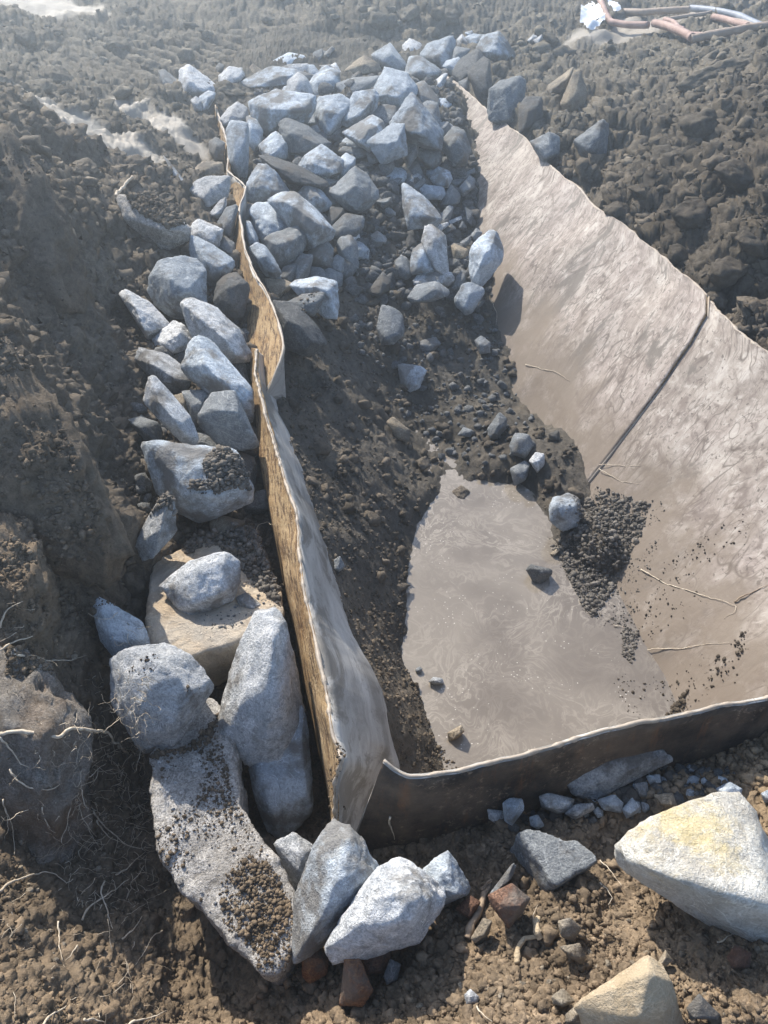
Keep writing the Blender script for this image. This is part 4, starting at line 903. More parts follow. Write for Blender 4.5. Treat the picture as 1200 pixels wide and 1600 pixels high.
rubble('I', 'grey', 'speckled grey stone right of the cream boulder', '950,750 985,708 1045,770 1040,785 960,780')
rubble('I', 'tan', 'olive stone behind the cream boulder', '855,610 880,570 900,600 880,620')
rubble('I', 'rust', 'reddish clod under the front of the yellow-stained boulder', '1075,590 1100,555 1145,580 1140,620 1090,625', rough=2)
rock('I', 'yellow', 'big pale boulder with a yellow stain and a shaded front', '745,250 830,175 1040,95 1100,95 1140,150 1210,310 1260,420 1230,600 1050,480 900,400 800,320 760,300', lift=.12, ridge='755,275,.14 800,300,.26 930,352,.40 1060,385,.46 1215,440,.46 1060,130,.0 840,200,.10', chips=2, deep=.7)
rock('I', 'cream', 'cream-coloured boulder at the bottom edge of the picture', '615,740 820,600 860,625 890,680 925,800 900,860 700,880 640,800', lift=.2, ridge='640,760,.12 830,640,.30 800,780,.36 880,720,.26', chips=2, rough=.6)

# -- slabs: outline polygons of the upper face (pixel, height), real thickness below
def slab(name, label, mat, top, thick, skew=(0, 0), voxel=.011, rough=1.0, group=None, cat='slab'):
    pts = line(top); ctr = pts.mean(0); bm = bmesh.new(); q = pts - ctr
    tv = [bm.verts.new(p) for p in q]; bv = [bm.verts.new((p[0]*.94 + skew[0], p[1]*.94 + skew[1], p[2] - thick)) for p in q]
    n = len(tv); f = bm.faces.new(tv); bm.normal_update()
    if f.normal.z < 0: f.normal_flip()
    bm.faces.new(bv)
    for i in range(n): bm.faces.new((tv[i], tv[(i+1) % n], bv[(i+1) % n], bv[i]))
    bmesh.ops.recalc_face_normals(bm, faces=bm.faces); bmesh.ops.triangulate(bm, faces=bm.faces)
    me = bpy.data.meshes.new('tmp'); bm.to_mesh(me); bm.free()
    ob = bpy.data.objects.new('tmp', me); COL.objects.link(ob)
    md = ob.modifiers.new('r', 'REMESH'); md.mode = 'VOXEL'; md.voxel_size = voxel
    sm = ob.modifiers.new('s', 'SMOOTH'); sm.iterations = 1
    ev = ob.evaluated_get(bpy.context.evaluated_depsgraph_get()); m2 = ev.to_mesh()
    V = np.array([v_.co[:] for v_ in m2.vertices]); N = np.array([v_.normal[:] for v_ in m2.vertices]); F = [tuple(p.vertices) for p in m2.polygons]
    ev.to_mesh_clear(); bpy.data.objects.remove(ob); bpy.data.meshes.remove(me)
    V = V + N*(rough*((.009 if thick > .185 else .003)*fbm(V, 8, 3, 3) + .0035*fbm(V, 26, 4, 8, .6) + .0015*fbm(V, 90, 2, 12)))[:, None]
    o = mesh_obj(name, V, F, MAT[mat], loc=ctr); tag(o, label, cat, group); return o
S1 = slab('concrete_slab', 'tan concrete slab with a granite piece and soil lying on it', 'tanslab', [(233,885,-0.165),(248,868,-0.165),(320,832,-0.165),(400,830,-0.165),(438,925,-0.165),(442,962,-0.155),(372,1000,-0.135),(368,1006,-0.145),(322,1018,-0.145),(296,1026,-0.145),(262,1010,-0.145),(232,1005,-0.145),(229,950,-0.155)], .22, (.01, .03))
S2 = slab('concrete_slab', 'long concrete slab with a curved left edge, speckled with soil crumbs', 'concrete', [(229,1180,-.20),(262,1135,-.20),(300,1090,-.21),(332,1088,-.21),(352,1108,-.21),(364,1150,-.21),(370,1205,-.22),(374,1255,-.22),(398,1296,-.22),(425,1330,-.22),(450,1372,-.23),(464,1410,-.23),(462,1470,-.24),(452,1505,-.25),(428,1528,-.25),(410,1520,-.25),(378,1488,-.25),(332,1442,-.24),(281,1385,-.23),(252,1335,-.22),(240,1285,-.21),(233,1235,-.205)], .19, (.005, .02))
S3 = slab('stone_block', 'grey sawn stone block with a notched flat top, tilted in the soil', 'grey', [(809,1298,-.10),(825,1291,-.10),(865,1303,-.09),(880,1312,-.09),(900,1310,-.09),(935,1338,-.09),(934,1346,-.09),(873,1384,-.11),(862,1380,-.11),(835,1340,-.11)], .13, (-.015, .01), .007, .5, GR, 'stone block')
# -- lumps of earth that stand out of the left bank
rock('O', M_SOIL, 'rounded hump of brown earth with a sunlit top at the left edge', '-60,840 0,832 40,842 66,885 78,925 78,1000 70,1060 20,1080 -60,1060', lift=-.15, flat=.7, rough=2.2, cat='earth hump', name='earth_hump', chips=2, sub=5)
rock('O', 'earthrock', 'big grey boulder caked with brown earth, roots hanging over it, at the left edge', '-60,1030 20,1045 80,1065 120,1150 124,1240 105,1350 60,1390 -60,1400', lift=-.1, flat=.7, rough=1.4, chips=2, sub=5, earth=True)
rock('O', M_SOIL, 'tall ridge of smooth clay with a sunlit crest in the upper left bank', '-60,205 20,228 62,280 98,350 124,432 118,470 60,480 -60,470', lift=-.12, flat=.5, rough=1.2, cat='earth hump', name='earth_hump', chips=2, sub=5)
rock('O', M_SOIL, 'bulging shoulder of brown earth halfway down the left bank', '-60,545 20,560 85,640 140,735 188,850 172,885 90,880 -60,800', lift=-.14, flat=.45, rough=1.2, cat='earth hump', name='earth_hump', chips=2, sub=5)

# -- smaller rocks filling the gaps of the heap, and big clods on the dug ground
def blob(cx, cy, w_, h_, r_):
    n = r_.integers(6, 9); a0 = r_.uniform(0, 6.28); rot = r_.uniform(-.7, .7); out = []
    for i in range(n):
        a = a0 + 6.283*(i + r_.uniform(-.25, .25))/n; k_ = r_.uniform(.78, 1.08); x_, y_ = w_*.5*k_*math.cos(a), h_*.5*k_*math.sin(a)
        out.append('%.1f,%.1f' % (cx + x_*math.cos(rot) - y_*math.sin(rot), cy + x_*math.sin(rot) + y_*math.cos(rot)))
    return ' '.join(out)
r_ = np.random.default_rng(404); zone = np.array([(345,150),(420,95),(560,80),(690,70),(760,110),(690,150),(738,260),(735,330),(640,300),(560,420),(500,470),(440,450),(400,380),(380,300),(350,220)], float); cnt = 0
while cnt < 72:
    a, b = r_.uniform(340, 765), r_.uniform(70, 470)
    if not inside(np.array([a]), np.array([b]), zone)[0]: continue
    w_ = (17 + 22*r_.random())*(.8 + b/900); cnt += 1
    rock('O', ('blue', 'blue', 'grey', 'blue', 'pale', 'grey')[cnt % 6], 'small angular rock wedged in the gaps between the big rocks of the far heap', blob(a, b, w_, w_*r_.uniform(.65, .95), r_), group='small rocks filling the gaps of the far heap', lift=.12, chips=8)
for a, b, w_ in [(1010,300,44),(1082,335,60),(1150,275,64),(965,330,36),(1135,425,54),(1040,250,50),(1175,380,48),(905,215,30),(985,140,40),(1100,190,70),(1165,110,52),(1030,105,34),(860,130,26),(90,120,40),(185,70,36),(55,140,44),(235,105,28),(300,75,24),(130,265,46),(210,255,34),(40,60,38),(420,30,22),(590,30,36),(640,22,30),(700,28,34),(860,60,26),(1120,470,40),(1060,400,34)]:
    rock('O', M_SOIL, 'large broken clod of dug earth lying on the excavated ground', blob(a, b, w_, w_*r_.uniform(.5, .75), r_), group='large clods of dug earth', lift=.12, near=.02, cat='earth clod', name='earth_clod', chips=14, rough=1.4, earth=True)
# ------------------------------------------------------------------ crumbs of soil and gravel (nobody could count them)
def lump_bases(sub, n, seed, rough, angular):
    V, F = ICO[sub]; out = []
    for i in range(n):
        r_ = np.random.default_rng(seed + i); p = V + 0
        d = 1 + rough*fbm(V + r_.uniform(-9, 9, 3), 1.5, 3, seed + i, .6)
        p = V*d[:, None]*r_.uniform(.65, 1.2, 3)
        if angular:
            for _ in range(7):
                n_ = r_.normal(size=3); n_ /= np.linalg.norm(n_); h = r_.uniform(.5, .8); q = p @ n_
                p = p - np.maximum(q - h, 0)[:, None]*n_
        out.append(p)
    return np.array(out), F
def scatter(name, pos, size, mat, sub=1, rough=.5, angular=False, color=None, flatten=None, seed=5, smooth=True):
    B, F = lump_bases(sub, 10, seed*31, rough, angular); n = len(pos); r_ = np.random.default_rng(seed)
    q = r_.normal(size=(n, 4)); q /= np.linalg.norm(q, axis=1, keepdims=True); a, b, c, d = q.T
    M = np.stack([1-2*(c*c+d*d), 2*(b*c-a*d), 2*(b*d+a*c), 2*(b*c+a*d), 1-2*(b*b+d*d), 2*(c*d-a*b), 2*(b*d-a*c), 2*(c*d+a*b), 1-2*(b*b+c*c)], 1).reshape(n, 3, 3)
    V = np.einsum('nij,nvj->nvi', M, B[r_.integers(0, 10, n)])*np.asarray(size)[:, None, None]
    if flatten: V[:, :, 2] *= flatten
    V = V + np.asarray(pos)[:, None, :]; m = B.shape[1]
    FF_ = (F[None] + (np.arange(n)*m)[:, None, None]).reshape(-1, 3)
    o = mesh_obj(name, V.reshape(-1, 3), FF_, mat, smooth=smooth)
    if color is not None:
        set_attr(o, 'soil', np.repeat(color, m, axis=0), 'FLOAT_COLOR'); set_attr(o, 'wet', np.zeros(n*m))
    return o
def sample_ground(n, seed, y0, y1, pw=1.6):
    r_ = np.random.default_rng(seed); u = r_.random(n)
    y = (y0**(1 - pw) + u*(y1**(1 - pw) - y0**(1 - pw)))**(1/(1 - pw)); x = r_.uniform(-1, 1, n)*(.78 + .45*y); return x, y, r_
def clod_field(name, n, seed, y0, y1, smin, smax, sub, keep, emb=.2, cmul=1.0):
    x, y, r_ = sample_ground(n, seed, y0, y1); m = keep(x, y, r_); x, y = x[m], y[m]
    z = surf_z(x, y); m = (z > WATER_Z + .004); ins = inside(x, y); m &= ~(ins & (x > .3) & (z < plate_z(np.clip(rim_right_off(x, y), 0, 1.6)) + .03))
    x, y, z, ins = x[m], y[m], z[m], ins[m]
    s = smin*(smax/smin)**(r_.random(len(x))**2.6)*(.8 + .16*y)*np.where(ins, .62, 1)
    c = soil_color(x, y)*np.where(ins, .72, 1.0)[:, None]*np.array([1, 1, 1])*r_.uniform(.7, 1.45, len(x))[:, None]*cmul
    o = scatter(name, np.stack([x, y, z + s*(.5 - emb)], 1), s, M_CLOD, sub, .62, sub == 1, c, .8, seed, sub > 1)
    tag(o, kind='stuff'); return o
def patchy(f, lo, seed): return lambda x, y, r_: (fbm(np.stack([x, y, 0*x], 1), f, 3, seed)*.5 + .5 > lo + .3*r_.random(len(x))) & (wet_glare(x, y) < .3) & (rim_ok(x, y))
def rim_ok(x, y): return seg_dist(x, y, np.vstack([poly, poly[:1]])) > .02
clod_field('soil_clods', 68000, 11, .3, 2.6, .0022, .012, 1, patchy(3.0, .16, 71))
clod_field('soil_clods', 10500, 12, .3, 2.6, .006, .020, 2, patchy(2.0, .28, 72))
clod_field('soil_crumbs', 85000, 13, 1.0, 9.5, .0035, .020, 1, lambda x, y, r_: patchy(1.6, .2, 73)(x, y, r_) & (r_.random(len(x)) < np.clip(1.6 - y*.17, .35, 1)))
clod_field('soil_lumps', 3600, 14, 1.6, 9.5, .014, .042, 2, lambda x, y, r_: patchy(1.1, .30, 74)(x, y, r_) & ((x > -.9 - .12*y) | (r_.random(len(x)) < .25)))

def in_px_poly(pts, n, seed, zmode=None):
    """random ground points inside a region outlined on the photograph"""
    q = np.array(pts, float); W = np.array([P(a, b, zmode if zmode is not None else 0) if zmode is not None else C0 + ray(a, b)*hit(a, b) for a, b in q]); r_ = np.random.default_rng(seed)
    lo, hi = W[:, :2].min(0), W[:, :2].max(0); xy = r_.uniform(lo, hi, (n*3, 2)); m = inside(xy[:, 0], xy[:, 1], W[:, :2]); return xy[m][:n], r_
M_GRAV = rock_material('gravel_stone', (.15, .155, .155), (.27, .275, .275), (.08, .082, .082), .6, .3)
def gravel(name, pts, n, smin, smax, seed, mat=None, sub=2, lift=.25):
    xy, r_ = in_px_poly(pts, n, seed); z = surf_z(xy[:, 0], xy[:, 1]); s = smin*(smax/smin)**(r_.random(len(xy))**2)
    m = z > WATER_Z; xy, z, s = xy[m], z[m], s[m]
    o = scatter(name, np.column_stack([xy, z + s*lift]), s, mat or M_GRAV, sub, .35, True, None, .85, seed, False); tag(o, kind='stuff'); return o
gravel('gravel', [(520,300),(600,240),(740,250),(745,330),(780,450),(740,480),(620,470),(540,470),(530,400)], 1300, .012, .055, 21)
gravel('gravel', [(400,130),(700,110),(740,290),(560,300),(420,380),(400,260)], 900, .02, .07, 22)
gravel('gravel', [(540,480),(760,480),(830,620),(840,720),(720,740),(640,660),(560,560)], 330, .008, .034, 23)
gravel('gravel', [(745,1262),(860,1215),(1050,1190),(1160,1200),(1170,1240),(1000,1275),(880,1290),(780,1300)], 520, .007, .026, 24, None, 2, .45)
gravel('gravel', [(210,640),(300,440),(390,480),(400,720),(300,800),(215,800)], 330, .012, .045, 25)
gravel('gravel', [(750,1258),(870,1212),(1050,1195),(1150,1215),(1000,1272),(880,1285)], 130, .008, .024, 28, MAT['blue'], 2, .5)
gravel('pebbles', [(600,1560),(760,1470),(1000,1420),(1190,1480),(1195,1595),(620,1598)], 150, .003, .011, 26, MAT['tan'])
gravel('pebbles', [(10,880),(120,700),(190,860),(150,1000),(110,1100),(230,1000),(200,1300),(60,1590),(10,1400)], 260, .003, .012, 29, MAT['tan'], 2, .4)
gravel('pebbles', [(20,480),(190,430),(230,600),(200,760),(120,690)], 160, .006, .018, 27, MAT['tan'])

# crumbs that came to rest on slabs, boulders and plate: dropped straight down on the built surfaces
bpy.context.view_layer.update(); DG = bpy.context.evaluated_depsgraph_get()
def drop(pts_px, n, seed, ontop, smin, smax, name, zref, mat=None, dens=None, cmul=1.0, pile=0.0, sub=1, gray=False):
    q = np.array(pts_px, float); W = np.array([P(a, b, zref) for a, b in q])[:, :2]; r_ = np.random.default_rng(seed)
    lo, hi = W.min(0), W.max(0); xy = r_.uniform(lo, hi, (n*4, 2)); xy = xy[inside(xy[:, 0], xy[:, 1], W)]
    if dens is not None: xy = xy[fbm(np.column_stack([xy, 0*xy[:, 0]]), dens[0], 3, seed)*.5 + .5 > dens[1] + .25*r_.random(len(xy))]
    xy = xy[:n]; pos, sz = [], []
    dist = seg_dist(xy[:, 0], xy[:, 1], np.vstack([np.column_stack([W, W[:, 0]]), [*W[0], 0]])); dm = dist.max() + 1e-6
    for (a, b), dd in zip(xy, dist):
        ok, loc, nr, fi, ob, _ = S.ray_cast(DG, Vector((a, b, 3.0)), Vector((0, 0, -1)))
        if not ok or (ontop and ob.name not in ontop): continue
        s = smin*(smax/smin)**(r_.random()**2.5); pos.append((a, b, loc.z + s*.25 + pile*min(1, dd/dm*1.4)*r_.random())); sz.append(s)
    if not pos: return
    pos = np.array(pos); c = soil_color(pos[:, 0], pos[:, 1])*r_.uniform(.6, 1.4, len(pos))[:, None]*cmul
    if gray: c = c*.3 + np.array([.10, .092, .082])*r_.uniform(.7, 1.5, len(pos))[:, None]
    o = scatter(name, pos, sz, mat or M_CLOD, sub, .5, mat is not None, c if mat is None else None, .85, seed, mat is None); tag(o, kind='stuff'); return o
drop([(235,1180),(330,1095),(372,1260),(462,1410),(455,1510),(400,1520),(250,1350)], 1500, 41, (S2.name,), .0015, .0065, 'soil_crumbs', -.22, None, (9, .42), .75)
drop([(232,1190),(300,1100),(345,1115),(330,1160),(270,1180)], 700, 42, (S2.name,), .003, .010, 'soil_crumbs', -.21, None, None, .8, .015)
drop([(232,1190),(330,1100),(372,1260),(462,1410),(430,1525),(250,1350)], 1600, 61, (S2.name,), .0012, .005, 'soil_crumbs', -.22, None, (5, .38), .7)
drop([(345,1330),(420,1350),(458,1420),(420,1500),(345,1440)], 1100, 43, (S2.name,), .002, .008, 'soil_crumbs', -.23, None, (7, .3), .75, .008)
drop([(235,1190),(330,1100),(372,1260),(462,1410),(430,1520),(250,1350)], 70, 44, (S2.name,), .003, .008, 'pebbles', -.22, MAT['pale'], sub=2)
drop([(250,872),(320,832),(400,830),(435,920),(440,960),(400,920),(370,890),(340,860),(290,870)], 1500, 45, None, .003, .013, 'soil_clods', -.19, None, None, .7, .03, gray=True)
drop([(300,930),(440,900),(440,960),(370,1000),(330,1010)], 160, 46, (S1.name,), .002, .007, 'pebbles', -.18, MAT['grey'], sub=2)
drop([(335,735),(352,722),(385,735),(392,768),(372,788),(340,785),(322,760)], 1700, 47, (M10.name,), .0025, .014, 'soil_clods', 0.0, None, None, .75, .03, gray=True)
cap = np.array([(196,304),(240,308),(266,322),(292,352),(262,356),(228,340),(205,322)], float); r_ = np.random.default_rng(480); pos = []
while len(pos) < 800:
    a, b = r_.uniform(190, 295), r_.uniform(300, 360)
    if not inside(np.array([a]), np.array([b]), cap)[0]: a = -1
    if a > 0:
        ok, loc, _, _, ob, _ = S.ray_cast(DG, Vector(C0), Vector(ray(a, b))); pos.append((*loc, 1.0 if ok and ob.name == CAPPED.name else 0.0))
pos = np.array(pos); pos = pos[pos[:, 3] > 0][:, :3]
if len(pos):
    sz = .004*(.018/.004)**(r_.random(len(pos))**2.2); pos[:, 2] += r_.uniform(0, .018, len(pos))
    tag(scatter('soil_clods', pos, sz, M_CLOD, 2, .55, False, soil_color(pos[:, 0], pos[:, 1])*r_.uniform(.7, 1.4, len(pos))[:, None]*1.1, .85, 48), kind='stuff')
print('capped', len(pos))
drop([(870,815),(930,750),(1010,805),(1005,830),(940,925),(925,915)], 4200, 49, None, .0018, .015, 'soil_clods', -.55, None, (4, .22), .62, .03, gray=True)
drop([(860,800),(935,735),(1030,790),(1030,850),(990,960),(940,945),(905,890)], 900, 62, None, .0015, .006, 'soil_crumbs', -.55, None, (9, .42), .62, gray=True)
drop([(985,945),(1020,920),(1010,960),(1000,1000),(985,985)], 260, 50, None, .003, .009, 'soil_crumbs', -.55, None, (8, .3), .6, gray=True)
drop([(1040,1090),(1100,1020),(1160,1000),(1150,1080),(1060,1110)], 700, 51, None, .003, .011, 'soil_crumbs', -.5, None, (7, .35), .7, .01)
drop([(940,850),(1150,830),(1190,1000),(1040,1080),(960,950)], 330, 52, None, .002, .006, 'soil_crumbs', -.4, None, (6, .4), .6)
drop([(180,1030),(240,1010),(310,1040),(250,1160),(200,1140)], 170, 53, None, .002, .006, 'soil_crumbs', .05, None, (12, .5), .6)
drop([(500,1230),(545,1225),(540,1260),(500,1265)], 120, 54, None, .002, .007, 'soil_crumbs', -.2, None, None, .5)
drop([(660,1185),(690,1150),(720,1190),(690,1200)], 60, 55, None, .003, .008, 'soil_crumbs', -.65, None, None, .8)
drop([(465,490),(500,480),(505,535),(470,540)], 50, 56, None, .005, .012, 'soil_crumbs', -.2, None, None, .8)

# ------------------------------------------------------------------ roots, stick, hoses, scrap
def plain(name, c1, c2, scale, rough=.8):
    k = NT(name); n = k.noise(k.vec('Object'), scale, 5, .65); c = k.mix(k.ramp(n, (.35, 0.0), (.65, 1.0)), c1, c2); return k.out(c, rough, n, .4, .006, .3)
M_ROOT = plain('root_bark', (.38, .305, .22), (.66, .58, .46), 60); M_TWIG = plain('dead_wood', (.20, .145, .10), (.36, .28, .20), 45)
M_HOSE = plain('pink_hose', (.24, .15, .125), (.40, .28, .24), 9, .7); M_HOSEB = plain('blue_grey_hose', (.16, .18, .22), (.28, .31, .36), 8, .55)
M_HOSET = plain('tan_hose', (.24, .18, .14), (.38, .31, .25), 9, .7); M_SCRAP = plain('white_plastic', (.62, .66, .70), (.82, .85, .88), 20, .5)
def surf_pt(px, py):
    ok, loc, nr, fi, ob, _ = S.ray_cast(DG, Vector(C0), Vector(ray(px, py)))
    return np.array(loc) if ok else C0 + ray(px, py)*hit(px, py)
def root(fr, pts, r0, label, name='root', cat='root', mat=None, lift=.012, r1=.25, group=None, sag=0):
    px = px_of(fr, pts); W = np.array([surf_pt(a, b) for a, b in px]); d = W - C0; dist = np.linalg.norm(d, axis=1)
    # keep neighbours within reach of each other so that a root bridges hollows instead of diving into them
    for _ in range(3):
        for i in range(1, len(dist)):
            dist[i] = min(dist[i], dist[i-1] + .10)
        for i in range(len(dist) - 2, -1, -1):
            dist[i] = min(dist[i], dist[i+1] + .10)
    W = C0 + d/np.linalg.norm(d, axis=1, keepdims=True)*(dist - lift)[:, None]
    W, s = resample(W, max(14, len(px)*7), 0, 1, True)
    q = np.stack([s*28, 0*s + rock_no, 0*s], 1); j = min(r0*1.1 + .0015, .0042)
    W = W + j*np.stack([fbm(q, 1, 3, 3), fbm(q, 1, 3, 4), fbm(q, 1, 3, 5)], 1)
    o = tube(name, W, r0*(1 - (1 - r1)*np.linspace(0, 1, len(W))), mat or M_ROOT, None, 6, .25, 3, loc=W[0]); tag(o, label, cat, group); return o
GRT = 'pale roots hanging from the left bank'
drop([(0,835),(40,842),(75,920),(70,1010),(0,1040)], 2200, 57, None, .0015, .009, 'soil_crumbs', .1, None, (6, .3), 1.0)
drop([(0,560),(80,640),(180,850),(90,880),(0,800)], 2600, 58, None, .002, .013, 'soil_crumbs', .2, None, (4, .35), .95)
drop([(0,240),(60,290),(118,440),(60,470),(0,460)], 1300, 59, None, .003, .015, 'soil_crumbs', .35, None, (4, .4), .95)
root('G', '0,690 80,690 180,700 220,675 280,685 340,690 380,740 400,760', .0052, 'thickest pale root, crossing the grey boulder at the left edge', group=GRT, r1=.5)
root('G', '0,430 60,405 100,390', .0035, 'stubby forked root on the upper earth hump', group=GRT)
root('G', '20,435 60,452 130,460 220,465 270,450', .003, 'wavy root running right from the earth hump', group=GRT)
root('G', '0,360 30,300 70,280', .003, 'short root curling on the sunlit earth hump', group=GRT)
root('G', '0,700 25,730 45,760 60,790 90,800', .003, 'thin root drooping below the thickest one', group=GRT)
root('H', '30,0 60,45 90,65 150,70 185,45', .0032, 'root with an upturned tip on the grey boulder', group=GRT)
root('H', '8,95 30,160 40,210 45,270', .0022, 'thin root hanging straight down at the left edge', group=GRT)
root('H', '0,380 60,350 130,320 170,330 200,360', .0032, 'arched root under the grey boulder', group=GRT)
root('H', '130,120 150,180 185,240 175,270', .0018, 'hooked thin root in the middle of the grey boulder', group=GRT)
root('H', '255,470 300,420 330,400 370,365 405,345', .0032, 'straight pale root rising to the right, left of the long slab', group=GRT)
root('H', '325,350 318,400 330,440 350,500', .0025, 'upright root crossing the straight pale one', group=GRT)
root('H', '290,130 330,190 380,230 430,250 470,250', .0022, 'root stretching towards the long slab, highest of the tangle', group=GRT)
root('H', '300,160 340,220 390,240', .0022, 'root just below the one stretching towards the long slab', group=GRT)
root('H', '360,330 400,320 420,290 450,265', .0022, 'root with a bright tip touching the shade of the long slab', group=GRT)
root('H', '180,475 190,520 180,560 195,600', .0022, 'lone pale root dangling in the brown earth', group=GRT)
root('H', '505,505 470,540 440,590 420,610', .0018, 'fine root below the long slab', group=GRT)
root('H', '380,530 420,510 440,465', .0022, 'branching root at the foot of the tangle', group=GRT)
root('H', '240,550 225,590 205,605', .0018, 'short bent root left of the tangle foot', group=GRT)
root('H', '390,800 450,790 490,775 520,755', .0035, 'root with a knobbed end at the bottom edge', group=GRT)
root('H', '260,780 290,785 330,800', .003, 'root lying along the bottom edge', group=GRT)
root('H', '130,800 160,780 205,745', .003, 'straight root in the bottom left corner', group=GRT)
GPL = 'thin roots on the right plate'
root('L', '800,178 860,215 930,240 1000,265 1070,280 1100,290 1098,315 1060,332', .0024, 'long pale root with a hooked end lying on the right plate', group=GPL, lift=.004)
root('L', '820,430 900,428 1000,415 1080,410', .0020, 'straight pale root near the foot of the right plate', group=GPL, lift=.004)
root('L', '715,352 740,358 760,366', .0018, 'short root at the right edge of the water', group=GPL, lift=.004)
root('L', '1090,280 1140,258 1200,225', .0032, 'dark root at the right edge of the picture on the plate', group=GPL, lift=.004, mat=M_TWIG)
root('K', '340,150 352,180 350,215', .0028, 'short curved root beside the gravel on the right plate', group=GPL, lift=.004)
root('K', '440,340 480,350 530,360 580,390', .0022, 'fine wavy root on the upper right plate', group=GPL, lift=.004)
root('K', '670,652 720,655 800,655', .0018, 'fine root just under the seam of the right plate', group=GPL, lift=.004)
root('K', '670,665 730,700 800,715', .0018, 'fine slanting root under the seam of the right plate', group=GPL, lift=.004)
root('I', '670,355 700,380 715,410 700,430', .0018, 'bent root in the shade of the yellow-stained boulder')
root('I', '670,285 700,310 740,370', .0016, 'fine root left of the yellow-stained boulder')
root('I', '465,495 470,460 480,430', .0018, 'thin pale root standing above the brown soil')
root('I', '285,740 310,770 340,798', .0018, 'thin root in the brown soil at the bottom edge')
root('I', '1035,540 1065,535 1092,522', .0020, 'pale twig below the shaded front of the yellow-stained boulder')
root('I', '15,150 22,185 30,225', .003, 'root hanging on the dark end plate')
root('F', '975,1465 1000,1430 1050,1405 1095,1420', .002, 'arched hair root in the gap left of the near left plate')
root('E', '5,400 40,350 90,290 120,260', .009, 'stubby grey branch sticking up beside the dirt-capped slab', 'branch', 'branch', M_ROOT, .05, .8)
root('I', '255,528 272,500 292,465 302,420 312,385 335,352', .0095, 'dry brown stick standing among the rubble', 'stick', 'stick', M_TWIG, .015, .75)
root('I', '300,375 318,368 338,352', .005, 'short side twig crossing the top of the dry stick', 'stick', 'stick', M_TWIG, .02, .6)
root('I', '482,528 478,505 482,475', .008, 'cream-coloured stub of wood in the brown soil', 'wood_stub', 'wood', MAT['cream'], .01, .9)
root('I', '410,605 425,560 440,535 490,528', .0065, 'pale crooked piece of wood lying on the brown soil', 'wood_stub', 'wood', MAT['cream'], .008, .7)
root('G', '449,742 450,770 451,800', .0035, 'straw-coloured stalk in the gap left of the long slab', 'stalk', 'stalk', MAT['tan'], .01, .9)

def hose(pts, r, mat, label):
    px = px_of('J', pts); W = np.array([C0 + ray(a, b)*hit(a, b) for a, b in px]); W, s = resample(W, 70, 0, 1, True)
    r = r*.66; W[:, 2] += r*.9 + .02 + .015*np.sin(s*3); o = tube('hose', W, r, mat, None, 10, .06, 7, loc=W[0]); tag(o, label, 'hose', 'old hoses on the bank'); return o
hose('648,-30 668,15 690,60 706,82 760,90 824,92', .045, M_HOSE, 'pink hose with a sharp elbow, beside the white scrap')
hose('840,92 870,102 910,120 958,142', .050, M_HOSE, 'short pink hose sloping down to the junction on the bank')
hose('956,143 1010,134 1080,124 1140,114 1260,100', .048, M_HOSET, 'long tan hose running off the right edge')
hose('745,54 800,60 880,57 950,54', .045, M_HOSET, 'straight tan hose lying farthest back')
hose('872,76 940,68 1000,63 1022,58', .026, M_HOSET, 'thin tan hose above the short twisted one')
hose('874,76 900,88 915,108 932,116', .032, M_HOSE, 'short twisted pink hose with a torn end')
hose('930,116 960,124 1008,130', .026, M_HOSE, 'short brown hose lying behind the junction')
hose('955,44 990,50 1040,60 1100,74 1150,92 1175,100', .045, M_HOSEB, 'dark blue-grey hose, the only blue one')
hose('1025,70 1060,82 1100,98 1130,106', .040, M_HOSE, 'brownish hose under the blue-grey one')
hose('1080,78 1115,88 1145,104', .030, M_HOSET, 'short light hose right of the brownish one')
# torn sheet of white plastic
def scrap(label, px):
    W = np.array([C0 + ray(a, b)*hit(a, b) for a, b in px_of('J', px)]); lo, hi = W[:, :2].min(0), W[:, :2].max(0)
    n = 60; gx_, gy_ = np.meshgrid(np.linspace(lo[0], hi[0], n), np.linspace(lo[1], hi[1], n)); gx_, gy_ = gx_.ravel(), gy_.ravel(); p = np.column_stack([gx_, gy_, 0*gx_])
    z = ground_smooth(gx_, gy_) + .055 + .05*fbm(p, 5, 3, 5); ins = inside(gx_, gy_, W[:, :2]) & (fbm(p, 7, 3, 91) < .38)
    i = np.arange(n*n).reshape(n, n); q = np.stack([i[:-1, :-1], i[:-1, 1:], i[1:, 1:], i[1:, :-1]], -1).reshape(-1, 4); q = q[ins[q].all(1)]
    V = np.column_stack([gx_, gy_, z]); V2 = V - [0, 0, .004]
    o = mesh_obj('plastic_scrap', np.vstack([V, V2]), np.vstack([q, q[:, ::-1] + n*n]), M_SCRAP); tag(o, label, 'plastic scrap'); return o
scrap('torn white plastic sheet half buried left of the pink hose elbow', '612,20 640,15 680,60 690,85 660,105 630,108 610,80')
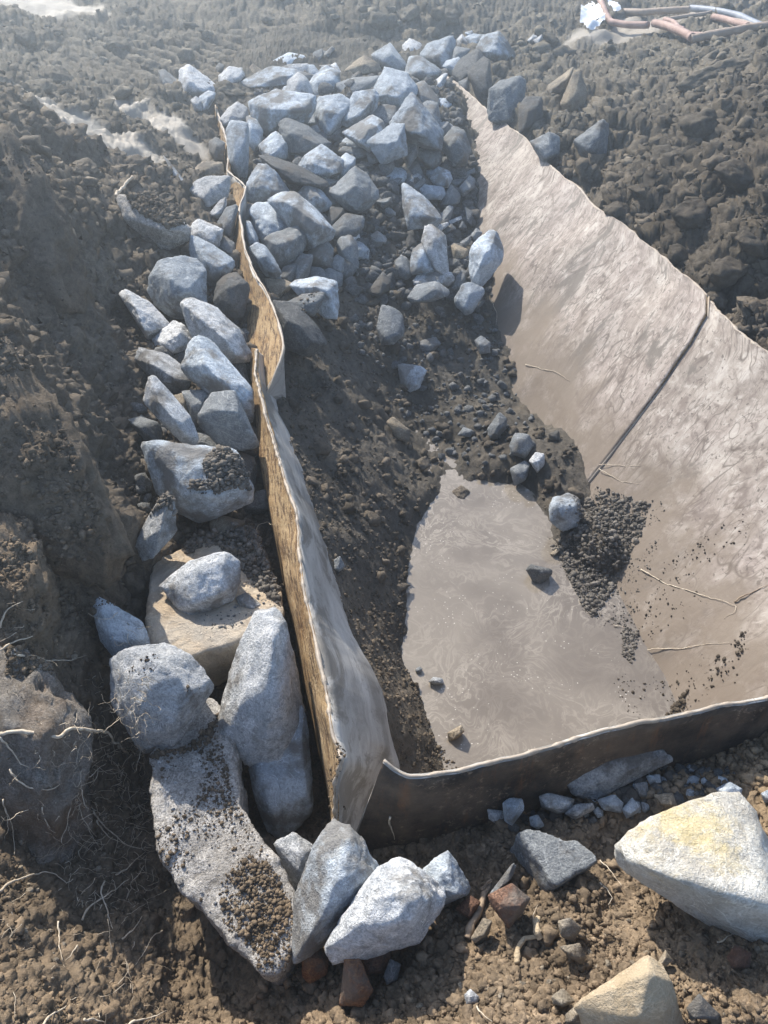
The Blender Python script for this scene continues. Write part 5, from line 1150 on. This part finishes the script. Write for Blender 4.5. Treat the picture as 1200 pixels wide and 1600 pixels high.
scrap('small torn white plastic piece right of the pink hose elbow', '690,20 720,40 738,55 720,66 700,50')

# fine root hairs in the bank (a tangle nobody could count)
r_ = np.random.default_rng(99); VV, FFs, base = [], [], 0
for i in range(460):
    if i % 3: a, b = r_.uniform(110, 235), r_.uniform(1050, 1420)
    else: a, b = r_.uniform(5, 240), r_.uniform(950, 1590)
    p0 = surf_pt(a, b) + np.array([0, -.006, .008]); n = 9; L = r_.uniform(.03, .13); d = r_.normal(size=3)*[1, .6, .8] + [.3, -.5, -.1]; d /= np.linalg.norm(d)
    pts = [p0]
    for k_ in range(n - 1):
        d = d + r_.normal(size=3)*.38; d /= np.linalg.norm(d); pts.append(pts[-1] + d*L/n)
    pts = np.array(pts); rad = r_.uniform(.0006, .0014)*np.linspace(1, .4, n)
    for j in range(n):
        for s_ in range(3):
            an = s_*2.094; VV.append(pts[j] + rad[j]*np.array([math.cos(an), .5*math.sin(an), math.sin(an)]))
    for j in range(n - 1):
        for s_ in range(3): FFs.append((base + j*3 + s_, base + j*3 + (s_+1) % 3, base + j*3 + 3 + (s_+1) % 3, base + j*3 + 3 + s_))
    base += n*3
o = mesh_obj('root_hairs', np.array(VV), np.array(FFs), M_ROOT); tag(o, kind='stuff')

# ------------------------------------------------------------------ the blue morning haze
HAZE = True
if HAZE:
    bm = bmesh.new(); bmesh.ops.create_cube(bm, size=1); me = bpy.data.meshes.new('haze'); bm.to_mesh(me); bm.free()
    hz = bpy.data.objects.new('haze', me); COL.objects.link(hz); hz.scale = (240, 240, 5.0); hz.location = (0, 40, -2.5 + 2.2)
    m = bpy.data.materials.new('haze'); m.use_nodes = True; t_ = m.node_tree; t_.nodes.remove(t_.nodes['Principled BSDF'])
    pv = t_.nodes.new('ShaderNodeVolumePrincipled'); pv.inputs['Color'].default_value = (.80, .90, 1.0, 1); pv.inputs['Density'].default_value = .028; pv.inputs['Anisotropy'].default_value = .72
    t_.links.new(pv.outputs[0], t_.nodes['Material Output'].inputs['Volume']); me.materials.append(m); tag(hz, kind='stuff')
